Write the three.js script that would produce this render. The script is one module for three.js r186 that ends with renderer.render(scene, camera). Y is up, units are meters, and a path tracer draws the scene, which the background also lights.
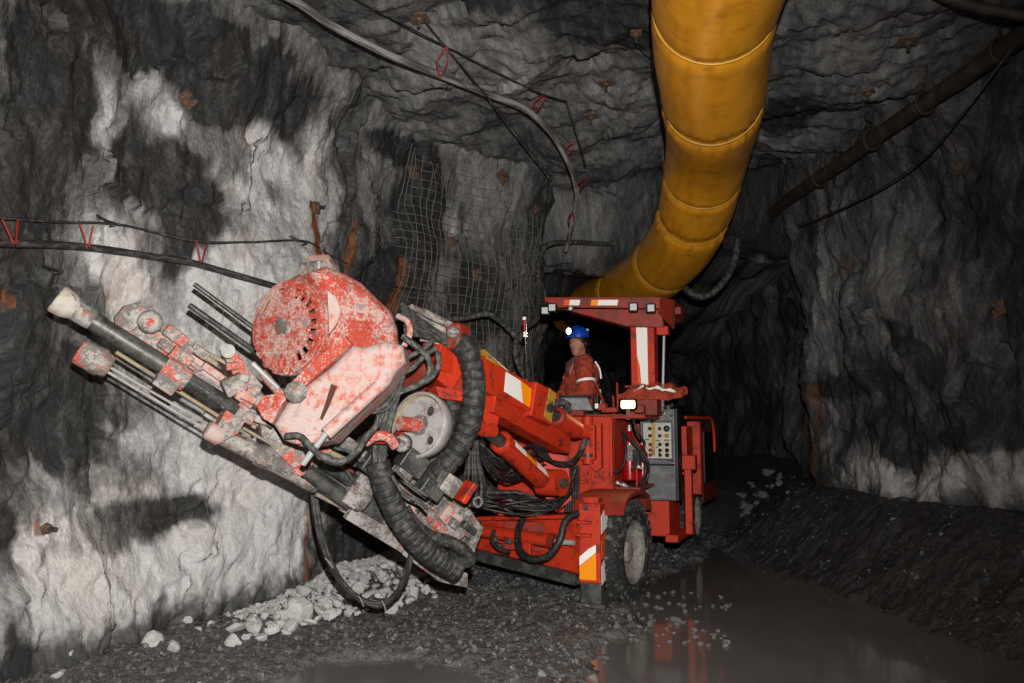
import * as THREE from 'three';
import { createNoise3D } from 'simplex-noise';
import { mergeGeometries } from 'three/addons/utils/BufferGeometryUtils.js';
import { RoundedBoxGeometry } from 'three/addons/geometries/RoundedBoxGeometry.js';
import { MarchingCubes } from 'three/addons/objects/MarchingCubes.js';

// ---------- camera, light, exposure ----------
const scene = new THREE.Scene();
scene.background = new THREE.Color(0x000000);
const FOCAL = 800, EYE = 1.55, PITCH = Math.atan((432 - 341.5) / FOCAL);
const camera = new THREE.PerspectiveCamera(2 * Math.atan(341.5 / FOCAL) * 180 / Math.PI, 1024 / 683, 0.05, 80);
camera.position.set(0, EYE, 0);
camera.rotation.set(PITCH, 0, 0);
const renderer = new THREE.WebGLRenderer({ antialias: true });
renderer.toneMapping = THREE.LinearToneMapping;
renderer.toneMappingExposure = 1;
renderer.shadowMap.enabled = true;
// the photographer's flash, held a hand's breadth above the lens: the only strong light down here
const flash = new THREE.SpotLight(0xfffaf4, 165, 0, 0.9, 1, 2);
flash.name = 'photographer_flash';
flash.position.set(0.07, EYE + 0.34, 0.02);
flash.target.position.set(-0.9, 2.1, -7);
flash.castShadow = true; flash.shadow.radius = 1.6; flash.shadow.mapSize.set(2048, 2048); flash.shadow.camera.near = 0.3; flash.shadow.camera.far = 40;
scene.add(flash, flash.target);

// ---------- helpers ----------
let seedState = 20177;
const rnd = () => { seedState = (seedState + 0x6d2b79f5) | 0; let t = Math.imul(seedState ^ (seedState >>> 15), 1 | seedState); t = (t + Math.imul(t ^ (t >>> 7), 61 | t)) ^ t; return ((t ^ (t >>> 14)) >>> 0) / 4294967296; };
const rr = (a, b) => a + (b - a) * rnd();
const N3 = createNoise3D(rnd);
const V = (x, y, z) => new THREE.Vector3(x, y, z);
const clamp = (x, a = 0, b = 1) => Math.min(b, Math.max(a, x));
const smooth = (a, b, x) => { const t = clamp((x - a) / (b - a)); return t * t * (3 - 2 * t); };
const mix = (a, b, t) => a + (b - a) * t;
function fbm(x, y, z, oct = 4, gain = 0.5) { let s = 0, a = 1, f = 1, n = 0; for (let i = 0; i < oct; i++) { s += a * N3(x * f, y * f, z * f); n += a; a *= gain; f *= 2.03; } return s / n; }
const ridge = (x, y, z) => 1 - Math.abs(N3(x, y, z));
// a point in the place, from where it shows in the photograph and how far in front of the camera it stands
function ray(px, py) {
  const a = (px - 512) / FOCAL, b = (341.5 - py) / FOCAL, c = Math.cos(PITCH), s = Math.sin(PITCH);
  return V(a, b * c + s, -(c - b * s));
}
function at(px, py, d) { const r = ray(px, py); return r.multiplyScalar(d / -r.z).add(V(0, EYE, 0)); }
function onPlane(px, py, p0, n) { const r = ray(px, py), o = V(0, EYE, 0); return o.clone().addScaledVector(r, p0.clone().sub(o).dot(n) / r.dot(n)); }
const used = {};
function numbered(name) { const k = used[name] = (used[name] ?? -1) + 1; return k ? name + '_' + String(k).padStart(3, '0') : name; }
const ORIGIN = new Map();
function thing(name, label, category, base, group) {
  const o = new THREE.Group(); o.name = numbered(name); o.position.copy(base); scene.add(o); ORIGIN.set(o, base.clone());
  o.userData = { label, category }; if (group) o.userData.group = group; return o;
}
const shade = (o) => { o.castShadow = true; o.receiveShadow = true; return o; };
// geometry is written in world metres; it is moved to the base of the thing it belongs to
function part(parent, name, geo, mat, label) {
  const b = ORIGIN.get(parent); geo.translate(-b.x, -b.y, -b.z);
  const m = shade(new THREE.Mesh(geo, mat)); m.name = name; parent.add(m); ORIGIN.set(m, b); if (label) m.userData.label = label; return m;
}
function single(name, geo, mat, label, category, group) {
  geo.computeBoundingBox(); const c = geo.boundingBox.getCenter(V(0, 0, 0)); c.y = geo.boundingBox.min.y; geo.translate(-c.x, -c.y, -c.z);
  const m = shade(new THREE.Mesh(geo, mat)); m.name = numbered(name); m.position.copy(c); scene.add(m); m.userData = { label, category }; if (group) m.userData.group = group; ORIGIN.set(m, c); return m;
}
function structure(name, geo, mat) { const m = shade(new THREE.Mesh(geo, mat)); m.name = name; m.userData = { kind: 'structure' }; scene.add(m); ORIGIN.set(m, V(0, 0, 0)); return m; }
// uv in metres from the side a face looks to
function boxUV(geo) {
  const g = geo.index ? geo.toNonIndexed() : geo; if (!g.attributes.normal) g.computeVertexNormals();
  const p = g.attributes.position, n = g.attributes.normal, uv = new Float32Array(p.count * 2);
  for (let i = 0; i < p.count; i += 3) {
    let nx = 0, ny = 0, nz = 0; for (let k = 0; k < 3; k++) { nx += Math.abs(n.getX(i + k)); ny += Math.abs(n.getY(i + k)); nz += Math.abs(n.getZ(i + k)); }
    for (let k = 0; k < 3; k++) {
      const x = p.getX(i + k), y = p.getY(i + k), z = p.getZ(i + k);
      const [u, v] = nx > ny && nx > nz ? [z, y] : ny > nz ? [x, z] : [x, y];
      uv[(i + k) * 2] = u; uv[(i + k) * 2 + 1] = v;
    }
  }
  g.setAttribute('uv', new THREE.BufferAttribute(uv, 2)); return g;
}
const Y = V(0, 1, 0);
function basis(x, y, z) { return new THREE.Matrix4().makeBasis(x, y, z); }
// a straight round rod from a to b
function rod(a, b, r0, r1 = r0, seg = 16, open = false) {
  const d = b.clone().sub(a), g = new THREE.CylinderGeometry(r1, r0, d.length(), seg, 1, open);
  g.applyQuaternion(new THREE.Quaternion().setFromUnitVectors(Y, d.clone().normalize())); g.translate((a.x + b.x) / 2, (a.y + b.y) / 2, (a.z + b.z) / 2); return boxUV(g);
}
// a turned profile [[distance along, radius], ...] from a towards b
function turned(a, b, prof, seg = 28) {
  const d = b.clone().sub(a).normalize(), g = new THREE.LatheGeometry(prof.map(([t, r]) => new THREE.Vector2(Math.max(r, 0.0001), t)), seg);
  g.applyQuaternion(new THREE.Quaternion().setFromUnitVectors(Y, d)); g.translate(a.x, a.y, a.z); return boxUV(g);
}
// a bar with rounded edges from a to b; w across, h along `up`
function bar(a, b, w, h, up = Y, bev = 0.008) {
  const d = b.clone().sub(a), L = d.length(); d.normalize();
  const side = up.clone().cross(d).normalize(), u = d.clone().cross(side).normalize();
  const g = new RoundedBoxGeometry(w, h, L, 2, Math.min(bev, w / 2.2, h / 2.2));
  g.applyMatrix4(basis(side, u, d)); g.translate((a.x + b.x) / 2, (a.y + b.y) / 2, (a.z + b.z) / 2); return boxUV(g);
}
// a box at c with axes x, y(up), z
function block(c, w, h, l, x, up = Y, bev = 0.01) {
  const z = x.clone().cross(up).normalize(), u = z.clone().cross(x).normalize();
  const g = new RoundedBoxGeometry(w, h, l, 2, Math.min(bev, w / 2.2, h / 2.2, l / 2.2)); g.applyMatrix4(basis(x, u, z)); g.translate(c.x, c.y, c.z); return boxUV(g);
}
// a plate: outline of world points lying (nearly) in one plane, thickened away from the viewer's side
function plate(pts, thick, bev = 0.006, holes = []) {
  const o = pts[0], n = V(0, 0, 0);
  for (let i = 0; i < pts.length; i++) { const p = pts[i].clone().sub(o), q = pts[(i + 1) % pts.length].clone().sub(o); n.add(p.cross(q)); }
  n.normalize(); if (n.dot(V(0, EYE, 0).sub(o)) < 0) n.negate();
  const x = Math.abs(n.y) > 0.95 ? V(1, 0, 0).cross(n).normalize() : Y.clone().cross(n).normalize(), y = n.clone().cross(x).normalize();
  const flat = (p) => { const q = p.clone().sub(o); return new THREE.Vector2(q.dot(x), q.dot(y)); };
  const s = new THREE.Shape(pts.map(flat)); for (const h of holes) s.holes.push(new THREE.Path(h.map(flat)));
  const g = new THREE.ExtrudeGeometry(s, { depth: Math.max(thick - 2 * bev, 0.001), bevelEnabled: bev > 0, bevelThickness: bev, bevelSize: bev, bevelOffset: -bev, bevelSegments: bev > 0.03 ? 6 : 2, curveSegments: 8 });
  g.translate(0, 0, -thick + bev); g.applyMatrix4(basis(x, y, n)); g.translate(o.x, o.y, o.z); return boxUV(g);
}
// a hose through world points; uv runs in metres along it
function hose(pts, r, { seg = 8, ring = 0, ringDepth = 0.12, tension = 0.5, per = 0.04 } = {}) {
  const c = new THREE.CatmullRomCurve3(pts, false, 'centripetal', tension), L = c.getLength(), n = Math.max(4, Math.ceil(L / per));
  const g = new THREE.TubeGeometry(c, n, r, seg, false), p = g.attributes.position, uv = g.attributes.uv;
  const q = V(0, 0, 0);
  for (let i = 0; i <= n; i++) {
    const s = (i / n) * L; c.getPointAt(i / n, q);
    const k = ring ? 1 - ringDepth * (((s / ring) % 1) < 0.28 ? 1 : 0) : 1;
    for (let j = 0; j <= seg; j++) {
      const id = i * (seg + 1) + j;
      if (ring) p.setXYZ(id, q.x + (p.getX(id) - q.x) * k, q.y + (p.getY(id) - q.y) * k, q.z + (p.getZ(id) - q.z) * k);
      uv.setXY(id, s, (j / seg) * 6.283 * r);
    }
  }
  if (ring) g.computeVertexNormals();
  const caps = [0, 1].map((e) => { const cg = new THREE.CircleGeometry(r * 0.98, seg), t = c.getTangentAt(e).multiplyScalar(e ? 1 : -1); cg.applyQuaternion(new THREE.Quaternion().setFromUnitVectors(V(0, 0, 1), t)); const e0 = c.getPointAt(e); cg.translate(e0.x, e0.y, e0.z); return cg; });
  return mergeGeometries([g, ...caps]);
}
// surface of a signed-distance field inside a box
function field(center, half, res, f) {
  const mc = new MarchingCubes(res, new THREE.MeshStandardMaterial(), false, false, 200000); mc.isolation = 0;
  const h = res / 2; let i = 0;
  for (let z = 0; z < res; z++) for (let y = 0; y < res; y++) for (let x = 0; x < res; x++) mc.field[i++] = -f(center.x + ((x - h) / h) * half, center.y + ((y - h) / h) * half, center.z + ((z - h) / h) * half);
  mc.update();
  const g = new THREE.BufferGeometry();
  g.setAttribute('position', new THREE.BufferAttribute(mc.positionArray.slice(0, mc.count * 3), 3)); g.setAttribute('normal', new THREE.BufferAttribute(mc.normalArray.slice(0, mc.count * 3), 3));
  g.scale(half, half, half); g.translate(center.x, center.y, center.z); return boxUV(g);
}
const smin = (a, b, k) => { const h = clamp(0.5 + (0.5 * (b - a)) / k); return mix(b, a, h) - k * h * (1 - h); };
function capsule(a, b, ra, rb) {
  const dx = b.x - a.x, dy = b.y - a.y, dz = b.z - a.z, l2 = dx * dx + dy * dy + dz * dz;
  return (x, y, z) => { const t = clamp(((x - a.x) * dx + (y - a.y) * dy + (z - a.z) * dz) / l2); return Math.hypot(x - a.x - t * dx, y - a.y - t * dy, z - a.z - t * dz) - mix(ra, rb, t); };
}

// ---------- materials ----------
function texture(w, h, f, srgb = true) {
  const d = new Uint8Array(w * h * 4), enc = (x) => 255 * clamp(srgb ? (x <= 0.0031308 ? 12.92 * x : 1.055 * Math.pow(x, 1 / 2.4) - 0.055) : x);
  for (let y = 0, i = 0; y < h; y++) for (let x = 0; x < w; x++, i += 4) { const c = f((x + 0.5) / w, (y + 0.5) / h); d[i] = enc(c[0]); d[i + 1] = enc(c[1]); d[i + 2] = enc(c[2]); d[i + 3] = 255; }
  const t = new THREE.DataTexture(d, w, h); t.magFilter = THREE.LinearFilter; t.minFilter = THREE.LinearMipmapLinearFilter; t.wrapS = t.wrapT = THREE.MirroredRepeatWrapping; if (srgb) t.colorSpace = THREE.SRGBColorSpace; t.needsUpdate = true; return t;
}
const mix3 = (a, b, t) => [mix(a[0], b[0], t), mix(a[1], b[1], t), mix(a[2], b[2], t)];
function surface(name, opts, f, bumpF, bump = 0.002, size = 384) {
  const m = new THREE.MeshPhysicalMaterial({ name, ...opts });
  if (f) { m.map = texture(size, size, f); m.color.set(0xffffff); }
  if (bumpF) { m.bumpMap = texture(size, size, (u, v) => { const b = bumpF(u, v); return [b, b, b]; }, false); m.bumpScale = bump; }
  return m;
}
const M = {};
{
  const red = [0.52, 0.03, 0.007], redDark = [0.2, 0.014, 0.006], grime = [0.09, 0.06, 0.05];
  M.red = surface('red machine paint', { roughness: 0.55, specularIntensity: 0.7 }, (u, v) => {
    const a = fbm(u * 4, v * 4, 1, 4), b = fbm(u * 18, v * 18, 2, 3), c = fbm(u * 45, v * 45, 3, 2);
    let k = mix3(red, redDark, smooth(0.05, 0.7, a + b * 0.4)); k = mix3(k, grime, 0.7 * smooth(0.4, 0.75, b * 0.8 + c * 0.6 + a * 0.35)); return mix3(k, [0.5, 0.12, 0.07], 0.25 * smooth(0.25, 0.7, c - a * 0.3));
  }, (u, v) => 0.5 + 0.3 * fbm(u * 40, v * 40, 7, 3), 0.0015);
  M.redDull = surface('worn dark red paint', { roughness: 0.6 }, (u, v) => {
    const a = fbm(u * 4, v * 4, 11, 4), b = fbm(u * 22, v * 22, 12, 3);
    return mix3(mix3([0.3, 0.022, 0.008], [0.14, 0.016, 0.008], smooth(-0.2, 0.6, a)), [0.12, 0.07, 0.055], 0.5 * smooth(0.15, 0.6, b + 0.3 * a));
  });
  // red paint under dried slurry, with spatter
  M.slurry = surface('red paint spattered with dried slurry', { roughness: 0.78 }, (u, v) => {
    const a = fbm(u * 3, v * 3, 21, 4), b = fbm(u * 16, v * 16, 22, 3), c = fbm(u * 40, v * 40, 23, 2), d = fbm(u * 85, v * 85, 26, 1);
    let k = mix3([0.4, 0.05, 0.025], [0.45, 0.19, 0.155], smooth(-0.35, 0.5, a + 0.7 * b + 0.3 * c)); k = mix3(k, [0.47, 0.4, 0.375], 0.8 * smooth(-0.1, 0.55, 0.7 * c + 0.55 * a + 0.3 * b + 0.45 * d)); k = mix3(k, [0.2, 0.2, 0.2], 0.75 * smooth(0.42, 0.55, fbm(u * 7, v * 7, 24, 4))); return mix3(k, [0.4, 0.03, 0.012], 0.8 * smooth(0.3, 0.55, fbm(u * 8, v * 8, 25, 4)));
  }, (u, v) => 0.5 + 0.35 * fbm(u * 50, v * 50, 27, 3), 0.003, 512);
  M.slurryPale = surface('pale dried slurry over red paint', { roughness: 0.8 }, (u, v) => {
    const a = fbm(u * 3, v * 3, 31, 4), b = fbm(u * 14, v * 14, 32, 3), c = fbm(u * 60, v * 60, 33, 2), d = fbm(u * 120, v * 120, 36, 1);
    let k = mix3([0.45, 0.34, 0.315], [0.48, 0.16, 0.12], smooth(-0.15, 0.55, a + 0.7 * b + 0.45 * c)); k = mix3(k, [0.42, 0.06, 0.03], 0.75 * smooth(0.3, 0.6, b + 0.4 * d + 0.3 * a)); k = mix3(k, [0.5, 0.43, 0.4], 0.6 * smooth(0.1, 0.55, c + 0.5 * d)); return mix3(k, [0.24, 0.235, 0.22], 0.6 * smooth(0.35, 0.6, fbm(u * 6, v * 6, 38, 4)));
  }, (u, v) => 0.5 + 0.35 * fbm(u * 40, v * 40, 37, 3), 0.003, 512);
  // grey slurry with the red paint showing where it is rubbed off
  M.slurryGrey = surface('grey slurry over worn red paint', { roughness: 0.8 }, (u, v) => {
    const a = fbm(u * 6, v * 6, 131, 4), b = fbm(u * 22, v * 22, 132, 3), c = fbm(u * 70, v * 70, 133, 2);
    let k = mix3([0.17, 0.165, 0.15], [0.36, 0.31, 0.29], smooth(-0.3, 0.4, b + 0.5 * c)); k = mix3(k, [0.46, 0.07, 0.035], 0.9 * smooth(-0.05, 0.3, a + 0.35 * b)); return mix3(k, [0.5, 0.4, 0.37], 0.55 * smooth(0.15, 0.5, c + 0.4 * b));
  }, (u, v) => 0.5 + 0.35 * fbm(u * 40, v * 40, 137, 3), 0.004);
  M.muzzle = surface('pale worn muzzle', { roughness: 0.8 }, (u, v) => mix3(mix3([0.42, 0.36, 0.29], [0.5, 0.46, 0.42], smooth(-0.4, 0.4, fbm(u * 14, v * 14, 141, 3))), [0.12, 0.12, 0.1], 0.8 * smooth(0.25, 0.5, fbm(u * 11, v * 11, 142, 4))));
  M.mudSteel = surface('muddy steel', { roughness: 0.7, metalness: 0.1 }, (u, v) => {
    const a = fbm(u * 5, v * 5, 41, 4), b = fbm(u * 26, v * 26, 42, 3), c = fbm(u * 70, v * 70, 43, 2);
    let k = mix3([0.12, 0.11, 0.1], [0.33, 0.31, 0.29], smooth(-0.4, 0.45, a + 0.5 * b + 0.3 * c)); k = mix3(k, [0.3, 0.09, 0.06], 0.7 * smooth(0.3, 0.5, fbm(u * 9, v * 9, 44, 3))); return mix3(k, [0.5, 0.48, 0.45], 0.5 * smooth(0.3, 0.6, c + 0.4 * a));
  }, (u, v) => 0.5 + 0.35 * fbm(u * 40, v * 40, 47, 3), 0.004);
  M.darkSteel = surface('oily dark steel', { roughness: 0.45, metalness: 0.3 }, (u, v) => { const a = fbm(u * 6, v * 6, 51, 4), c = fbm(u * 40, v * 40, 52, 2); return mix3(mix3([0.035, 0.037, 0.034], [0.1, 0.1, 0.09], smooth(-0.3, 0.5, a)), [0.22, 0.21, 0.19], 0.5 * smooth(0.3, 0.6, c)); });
  M.paleSteel = surface('pale dusty steel', { roughness: 0.75 }, (u, v) => { const a = fbm(u * 8, v * 8, 151, 4), c = fbm(u * 50, v * 50, 152, 2); return mix3(mix3([0.36, 0.345, 0.33], [0.22, 0.21, 0.2], smooth(-0.2, 0.6, a + 0.4 * c)), [0.38, 0.08, 0.05], 0.65 * smooth(0.35, 0.6, a * 0.6 + c * 0.6)); });
  M.rustDark = new THREE.MeshPhysicalMaterial({ name: 'wet rust', color: 0x4a2113, roughness: 0.8 });
  M.tan = surface('steel rail with tan slurry', { roughness: 0.7 }, (u, v) => mix3([0.32, 0.25, 0.15], [0.2, 0.18, 0.15], smooth(-0.3, 0.4, fbm(u * 12, v * 12, 61, 3))));
  M.chrome = new THREE.MeshPhysicalMaterial({ name: 'chromed rod', color: 0xc2c4c6, roughness: 0.4, metalness: 0.45 });
  M.rubber = surface('black hose rubber', { roughness: 0.5 }, (u, v) => mix3([0.012, 0.012, 0.013], [0.05, 0.048, 0.045], smooth(0, 0.6, fbm(u * 20, v * 20, 71, 3))));
  M.hose = surface('dusty hose rubber', { roughness: 0.75 }, (u, v) => mix3([0.03, 0.031, 0.029], [0.13, 0.127, 0.115], smooth(-0.3, 0.6, fbm(u * 14, v * 14, 72, 4))));
  M.wrap = surface('dusty spiral hose wrap', { roughness: 0.65 }, (u, v) => mix3([0.018, 0.018, 0.017], [0.075, 0.074, 0.066], smooth(-0.2, 0.6, fbm(u * 14, v * 14, 73, 4))));
  M.tyre = surface('muddy tyre rubber', { roughness: 0.8 }, (u, v) => mix3([0.02, 0.02, 0.02], [0.16, 0.155, 0.145], smooth(0.05, 0.65, fbm(u * 9, v * 9, 74, 4) + 0.3 * fbm(u * 50, v * 50, 75, 2))));
  M.mudRim = surface('wheel rim caked in mud', { roughness: 0.85 }, (u, v) => mix3([0.17, 0.155, 0.13], [0.3, 0.28, 0.25], smooth(-0.4, 0.5, fbm(u * 14, v * 14, 76, 4))));
  M.white = new THREE.MeshPhysicalMaterial({ name: 'white reflective tape', color: 0xf6f4ee, roughness: 0.35, sheen: 1, sheenColor: new THREE.Color(1, 1, 1), sheenRoughness: 0.6 });
  M.amber = new THREE.MeshPhysicalMaterial({ name: 'amber reflective tape', color: 0xff9a10, roughness: 0.35 });
  M.orangeTape = new THREE.MeshPhysicalMaterial({ name: 'orange reflective tape', color: 0xf05a18, roughness: 0.4 });
  M.grey = surface('grey cabinet paint', { roughness: 0.5 }, (u, v) => mix3([0.1, 0.105, 0.11], [0.17, 0.17, 0.17], smooth(-0.3, 0.5, fbm(u * 10, v * 10, 77, 4))));
  M.black = new THREE.MeshPhysicalMaterial({ name: 'black plastic', color: 0x0e0e0f, roughness: 0.5 });
  M.beige = surface('beige panel enamel', { roughness: 0.5 }, (u, v) => mix3([0.5, 0.48, 0.4], [0.36, 0.33, 0.27], smooth(0, 0.6, fbm(u * 30, v * 30, 78, 3))));
  M.yellow = surface('worn yellow paint', { roughness: 0.5 }, (u, v) => mix3([0.5, 0.26, 0.02], [0.2, 0.13, 0.06], smooth(0, 0.5, fbm(u * 14, v * 14, 79, 4))));
  M.redGloss = new THREE.MeshPhysicalMaterial({ name: 'red gloss enamel', color: 0x9c0c12, roughness: 0.25 });
  M.lens = new THREE.MeshPhysicalMaterial({ name: 'lamp lens', color: 0xd0d4d6, roughness: 0.15, clearcoat: 1 });
  M.rust = surface('rusty plate', { roughness: 0.9 }, (u, v) => mix3([0.1, 0.05, 0.03], [0.17, 0.11, 0.08], smooth(-0.3, 0.5, fbm(u * 25, v * 25, 80, 3))));
  M.wire = new THREE.MeshPhysicalMaterial({ name: 'dull galvanised wire', color: 0x8a8987, roughness: 0.6, metalness: 0.2 });
  M.cable = surface('black sheathed cable', { roughness: 0.6 }, (u, v) => mix3([0.02, 0.02, 0.02], [0.09, 0.087, 0.08], smooth(-0.2, 0.7, fbm(u * 10, v * 30, 81, 3))));
  M.cablePale = surface('grey cable with dried slurry', { roughness: 0.8 }, (u, v) => mix3([0.36, 0.33, 0.31], [0.075, 0.072, 0.07], smooth(-0.3, 0.25, fbm(u * 1.6, v * 14, 82, 4))));
  M.pipe = surface('dark rusted pipe', { roughness: 0.7 }, (u, v) => mix3([0.025, 0.02, 0.018], [0.075, 0.045, 0.03], smooth(-0.1, 0.6, fbm(u * 5, v * 5, 83, 4))));
  M.tie = new THREE.MeshPhysicalMaterial({ name: 'red plastic tie', color: 0x8c1f17, roughness: 0.5 });
}

// ---------- the drift: rock walls, roof, muck floor ----------
// plan of a wall: points (x, distance in front of the camera), smoothed a little, with a table for lookups
function plan(pts) {
  const path = new THREE.CurvePath(); const v = pts.map(([x, d]) => V(x, 0, -d));
  for (let i = 0; i + 1 < v.length; i++) path.add(new THREE.LineCurve3(v[i], v[i + 1]));
  const L = path.getLength(), n = Math.ceil(L / 0.02); let tab = path.getSpacedPoints(n);
  for (let k = 0; k < 5; k++) tab = tab.map((p, i) => (i && i < tab.length - 1 ? tab[i - 1].clone().add(tab[i + 1]).addScaledVector(p, 2).multiplyScalar(0.25) : p));
  return { L, n, tab };
}
const LEFT = plan([[-3.5, -5], [-3.4, 2], [-3.18, 4.6], [-2.86, 5.7], [-2.0, 7.0], [-1.83, 7.3], [-1.72, 7.95], [-1.25, 8.9], [-0.35, 9.85], [0.12, 10.3], [0.34, 10.75], [0.4, 12.5], [0.2, 17], [-1.0, 24], [-3.2, 31]]);
const RIGHT = plan([[4.9, -5], [4.75, 3], [4.4, 6.8], [4.15, 9], [3.92, 10.7], [4.35, 11.25], [4.6, 13.5], [4.5, 18], [3.6, 24], [1.5, 31]]);
function frame(w, s) {
  const i = clamp(Math.round((s / w.L) * w.n), 1, w.n - 1), p = w.tab[i], t = w.tab[Math.min(i + 3, w.n)].clone().sub(w.tab[Math.max(i - 3, 0)]).normalize();
  return { p, t, n: w === LEFT ? V(-t.z, 0, t.x) : V(t.z, 0, -t.x) };
}
const sAt = (w, x, d) => { let best = 1e9, k = 0; w.tab.forEach((p, i) => { const q = (p.x - x) ** 2 + (p.z + d) ** 2; if (q < best) { best = q; k = i; } }); return (k / w.n) * w.L; };
// relief of the blasted rock, in metres towards the drift
// broken faces: each cell of rock is a small plane of its own, tilted and set back at random
const hash = (i, j, k, m) => { let h = Math.imul(i, 374761393) ^ Math.imul(j, 668265263) ^ Math.imul(k, 2147483647 - 1234567) ^ Math.imul(m, 1274126177); h = Math.imul(h ^ (h >>> 13), 1103515245); h ^= h >>> 16; return ((h >>> 0) % 65536) / 65536; };
function facet(x, y, z, m) {
  const a = Math.floor(x), b = Math.floor(y), c = Math.floor(z); let best = 9, r = 0;
  for (let i = a - 1; i <= a + 1; i++) for (let j = b - 1; j <= b + 1; j++) for (let k = c - 1; k <= c + 1; k++) {
    const dx = x - i - hash(i, j, k, m), dy = y - j - hash(i, j, k, m + 1), dz = z - k - hash(i, j, k, m + 2), d = dx * dx + dy * dy + dz * dz;
    if (d < best) { best = d; r = (hash(i, j, k, m + 3) - 0.5) * 0.8 + dx * (hash(i, j, k, m + 4) - 0.5) * 1.6 + dy * (hash(i, j, k, m + 5) - 0.5) * 1.6 + dz * (hash(i, j, k, m + 6) - 0.5) * 1.6; }
  }
  return r;
}
function relief(p, big, z0) {
  const { x, y, z } = p;
  const w1 = 0.22 * fbm(x * 1.4 + z0, y * 1.2, z * 1.4, 3), w2 = 0.22 * fbm(x * 1.4, y * 1.2 + 9 + z0, z * 1.4, 3);
  let r = big * (0.3 * fbm(x * 0.45, y * 0.4, z * 0.45 + z0, 3));
  r += 0.085 * facet((x + w1) * 1.25, (y + w2) * 0.85, (z + w1) * 1.25, 3) + 0.034 * facet((x + w1) * 3.6, (y + w2) * 2.1, (z + w1) * 3.6, 13);
  r += 0.05 * fbm(x * 1.7, y * 1.1, z * 1.7 + z0, 3) + 0.02 * fbm(x * 6, y * 3.6, z * 6, 3) + 0.012 * facet(x * 10, y * 5.5, z * 10, 23) + 0.006 * N3(x * 26, y * 14, z * 26);
  return r;
}
const roofBase = (x, z) => 5.0 + 0.12 * Math.sin(z * 0.7 + x) - 0.95 * smooth(10.6, 11.6, -z + 0.25 * N3(x * 0.8, 3, z * 0.8)) - 0.5 * smooth(13, 20, -z);
function wallPoint(w, s, y, off = 0) {
  const f = frame(w, s), q = V(f.p.x, y, f.p.z);
  const lean = 0.11 * Math.max(0, y - 3.4) ** 2;
  let k = relief(q, w === LEFT ? 0.8 : 1, w === LEFT ? 0 : 40) + lean + off;
  if (w === LEFT) k += 0.1 * smooth(1.2, 0.2, y);
  return q.addScaledVector(f.n, k);
}
// where a line of sight meets a wall
function hit(w, px, py) {
  const r = ray(px, py); let last = null;
  for (let d = 3.2; d < 20; d += 0.03) {
    const p = V(0, EYE, 0).addScaledVector(r, d / -r.z), s = sAt(w, p.x, d), f = frame(w, s), depth = (p.x - f.p.x) * f.n.x + (p.z - f.p.z) * f.n.z;
    const q = wallPoint(w, s, p.y), k = (q.x - f.p.x) * f.n.x + (q.z - f.p.z) * f.n.z;
    if (depth <= k) return { s, y: p.y, p: q, n: f.n, d };
    last = { s, y: p.y, p: q, n: f.n, d };
  }
  return last;
}
function sheet(nu, nv, f, uvf, closeTo) {
  const pos = new Float32Array((nu + 1) * (nv + 1) * 3), uv = new Float32Array((nu + 1) * (nv + 1) * 2), idx = [];
  for (let j = 0, i = 0; j <= nv; j++) for (let k = 0; k <= nu; k++, i++) { const p = f(k / nu, j / nv); pos.set([p.x, p.y, p.z], i * 3); const [a, b] = uvf(k / nu, j / nv, p); uv.set([a, b], i * 2); }
  for (let j = 0; j < nv; j++) for (let k = 0; k < nu; k++) { const a = j * (nu + 1) + k, b = a + 1, c = a + nu + 1, d = c + 1; idx.push(a, b, d, a, d, c); }
  const g = new THREE.BufferGeometry(); g.setAttribute('position', new THREE.BufferAttribute(pos, 3)); g.setAttribute('uv', new THREE.BufferAttribute(uv, 2)); g.setIndex(idx); g.computeVertexNormals(); return g;
}
// a sheet of rock with a plain back a little behind it, so that it has thickness
function rockSlab(front, backF, uvf) {
  const back = sheet(24, 4, backF, uvf); return mergeGeometries([front, back]);
}
const sAtEdge = sAt(LEFT, -1.8, 7.4);
const WTOP = 6.0, WBOT = -0.5;
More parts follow.
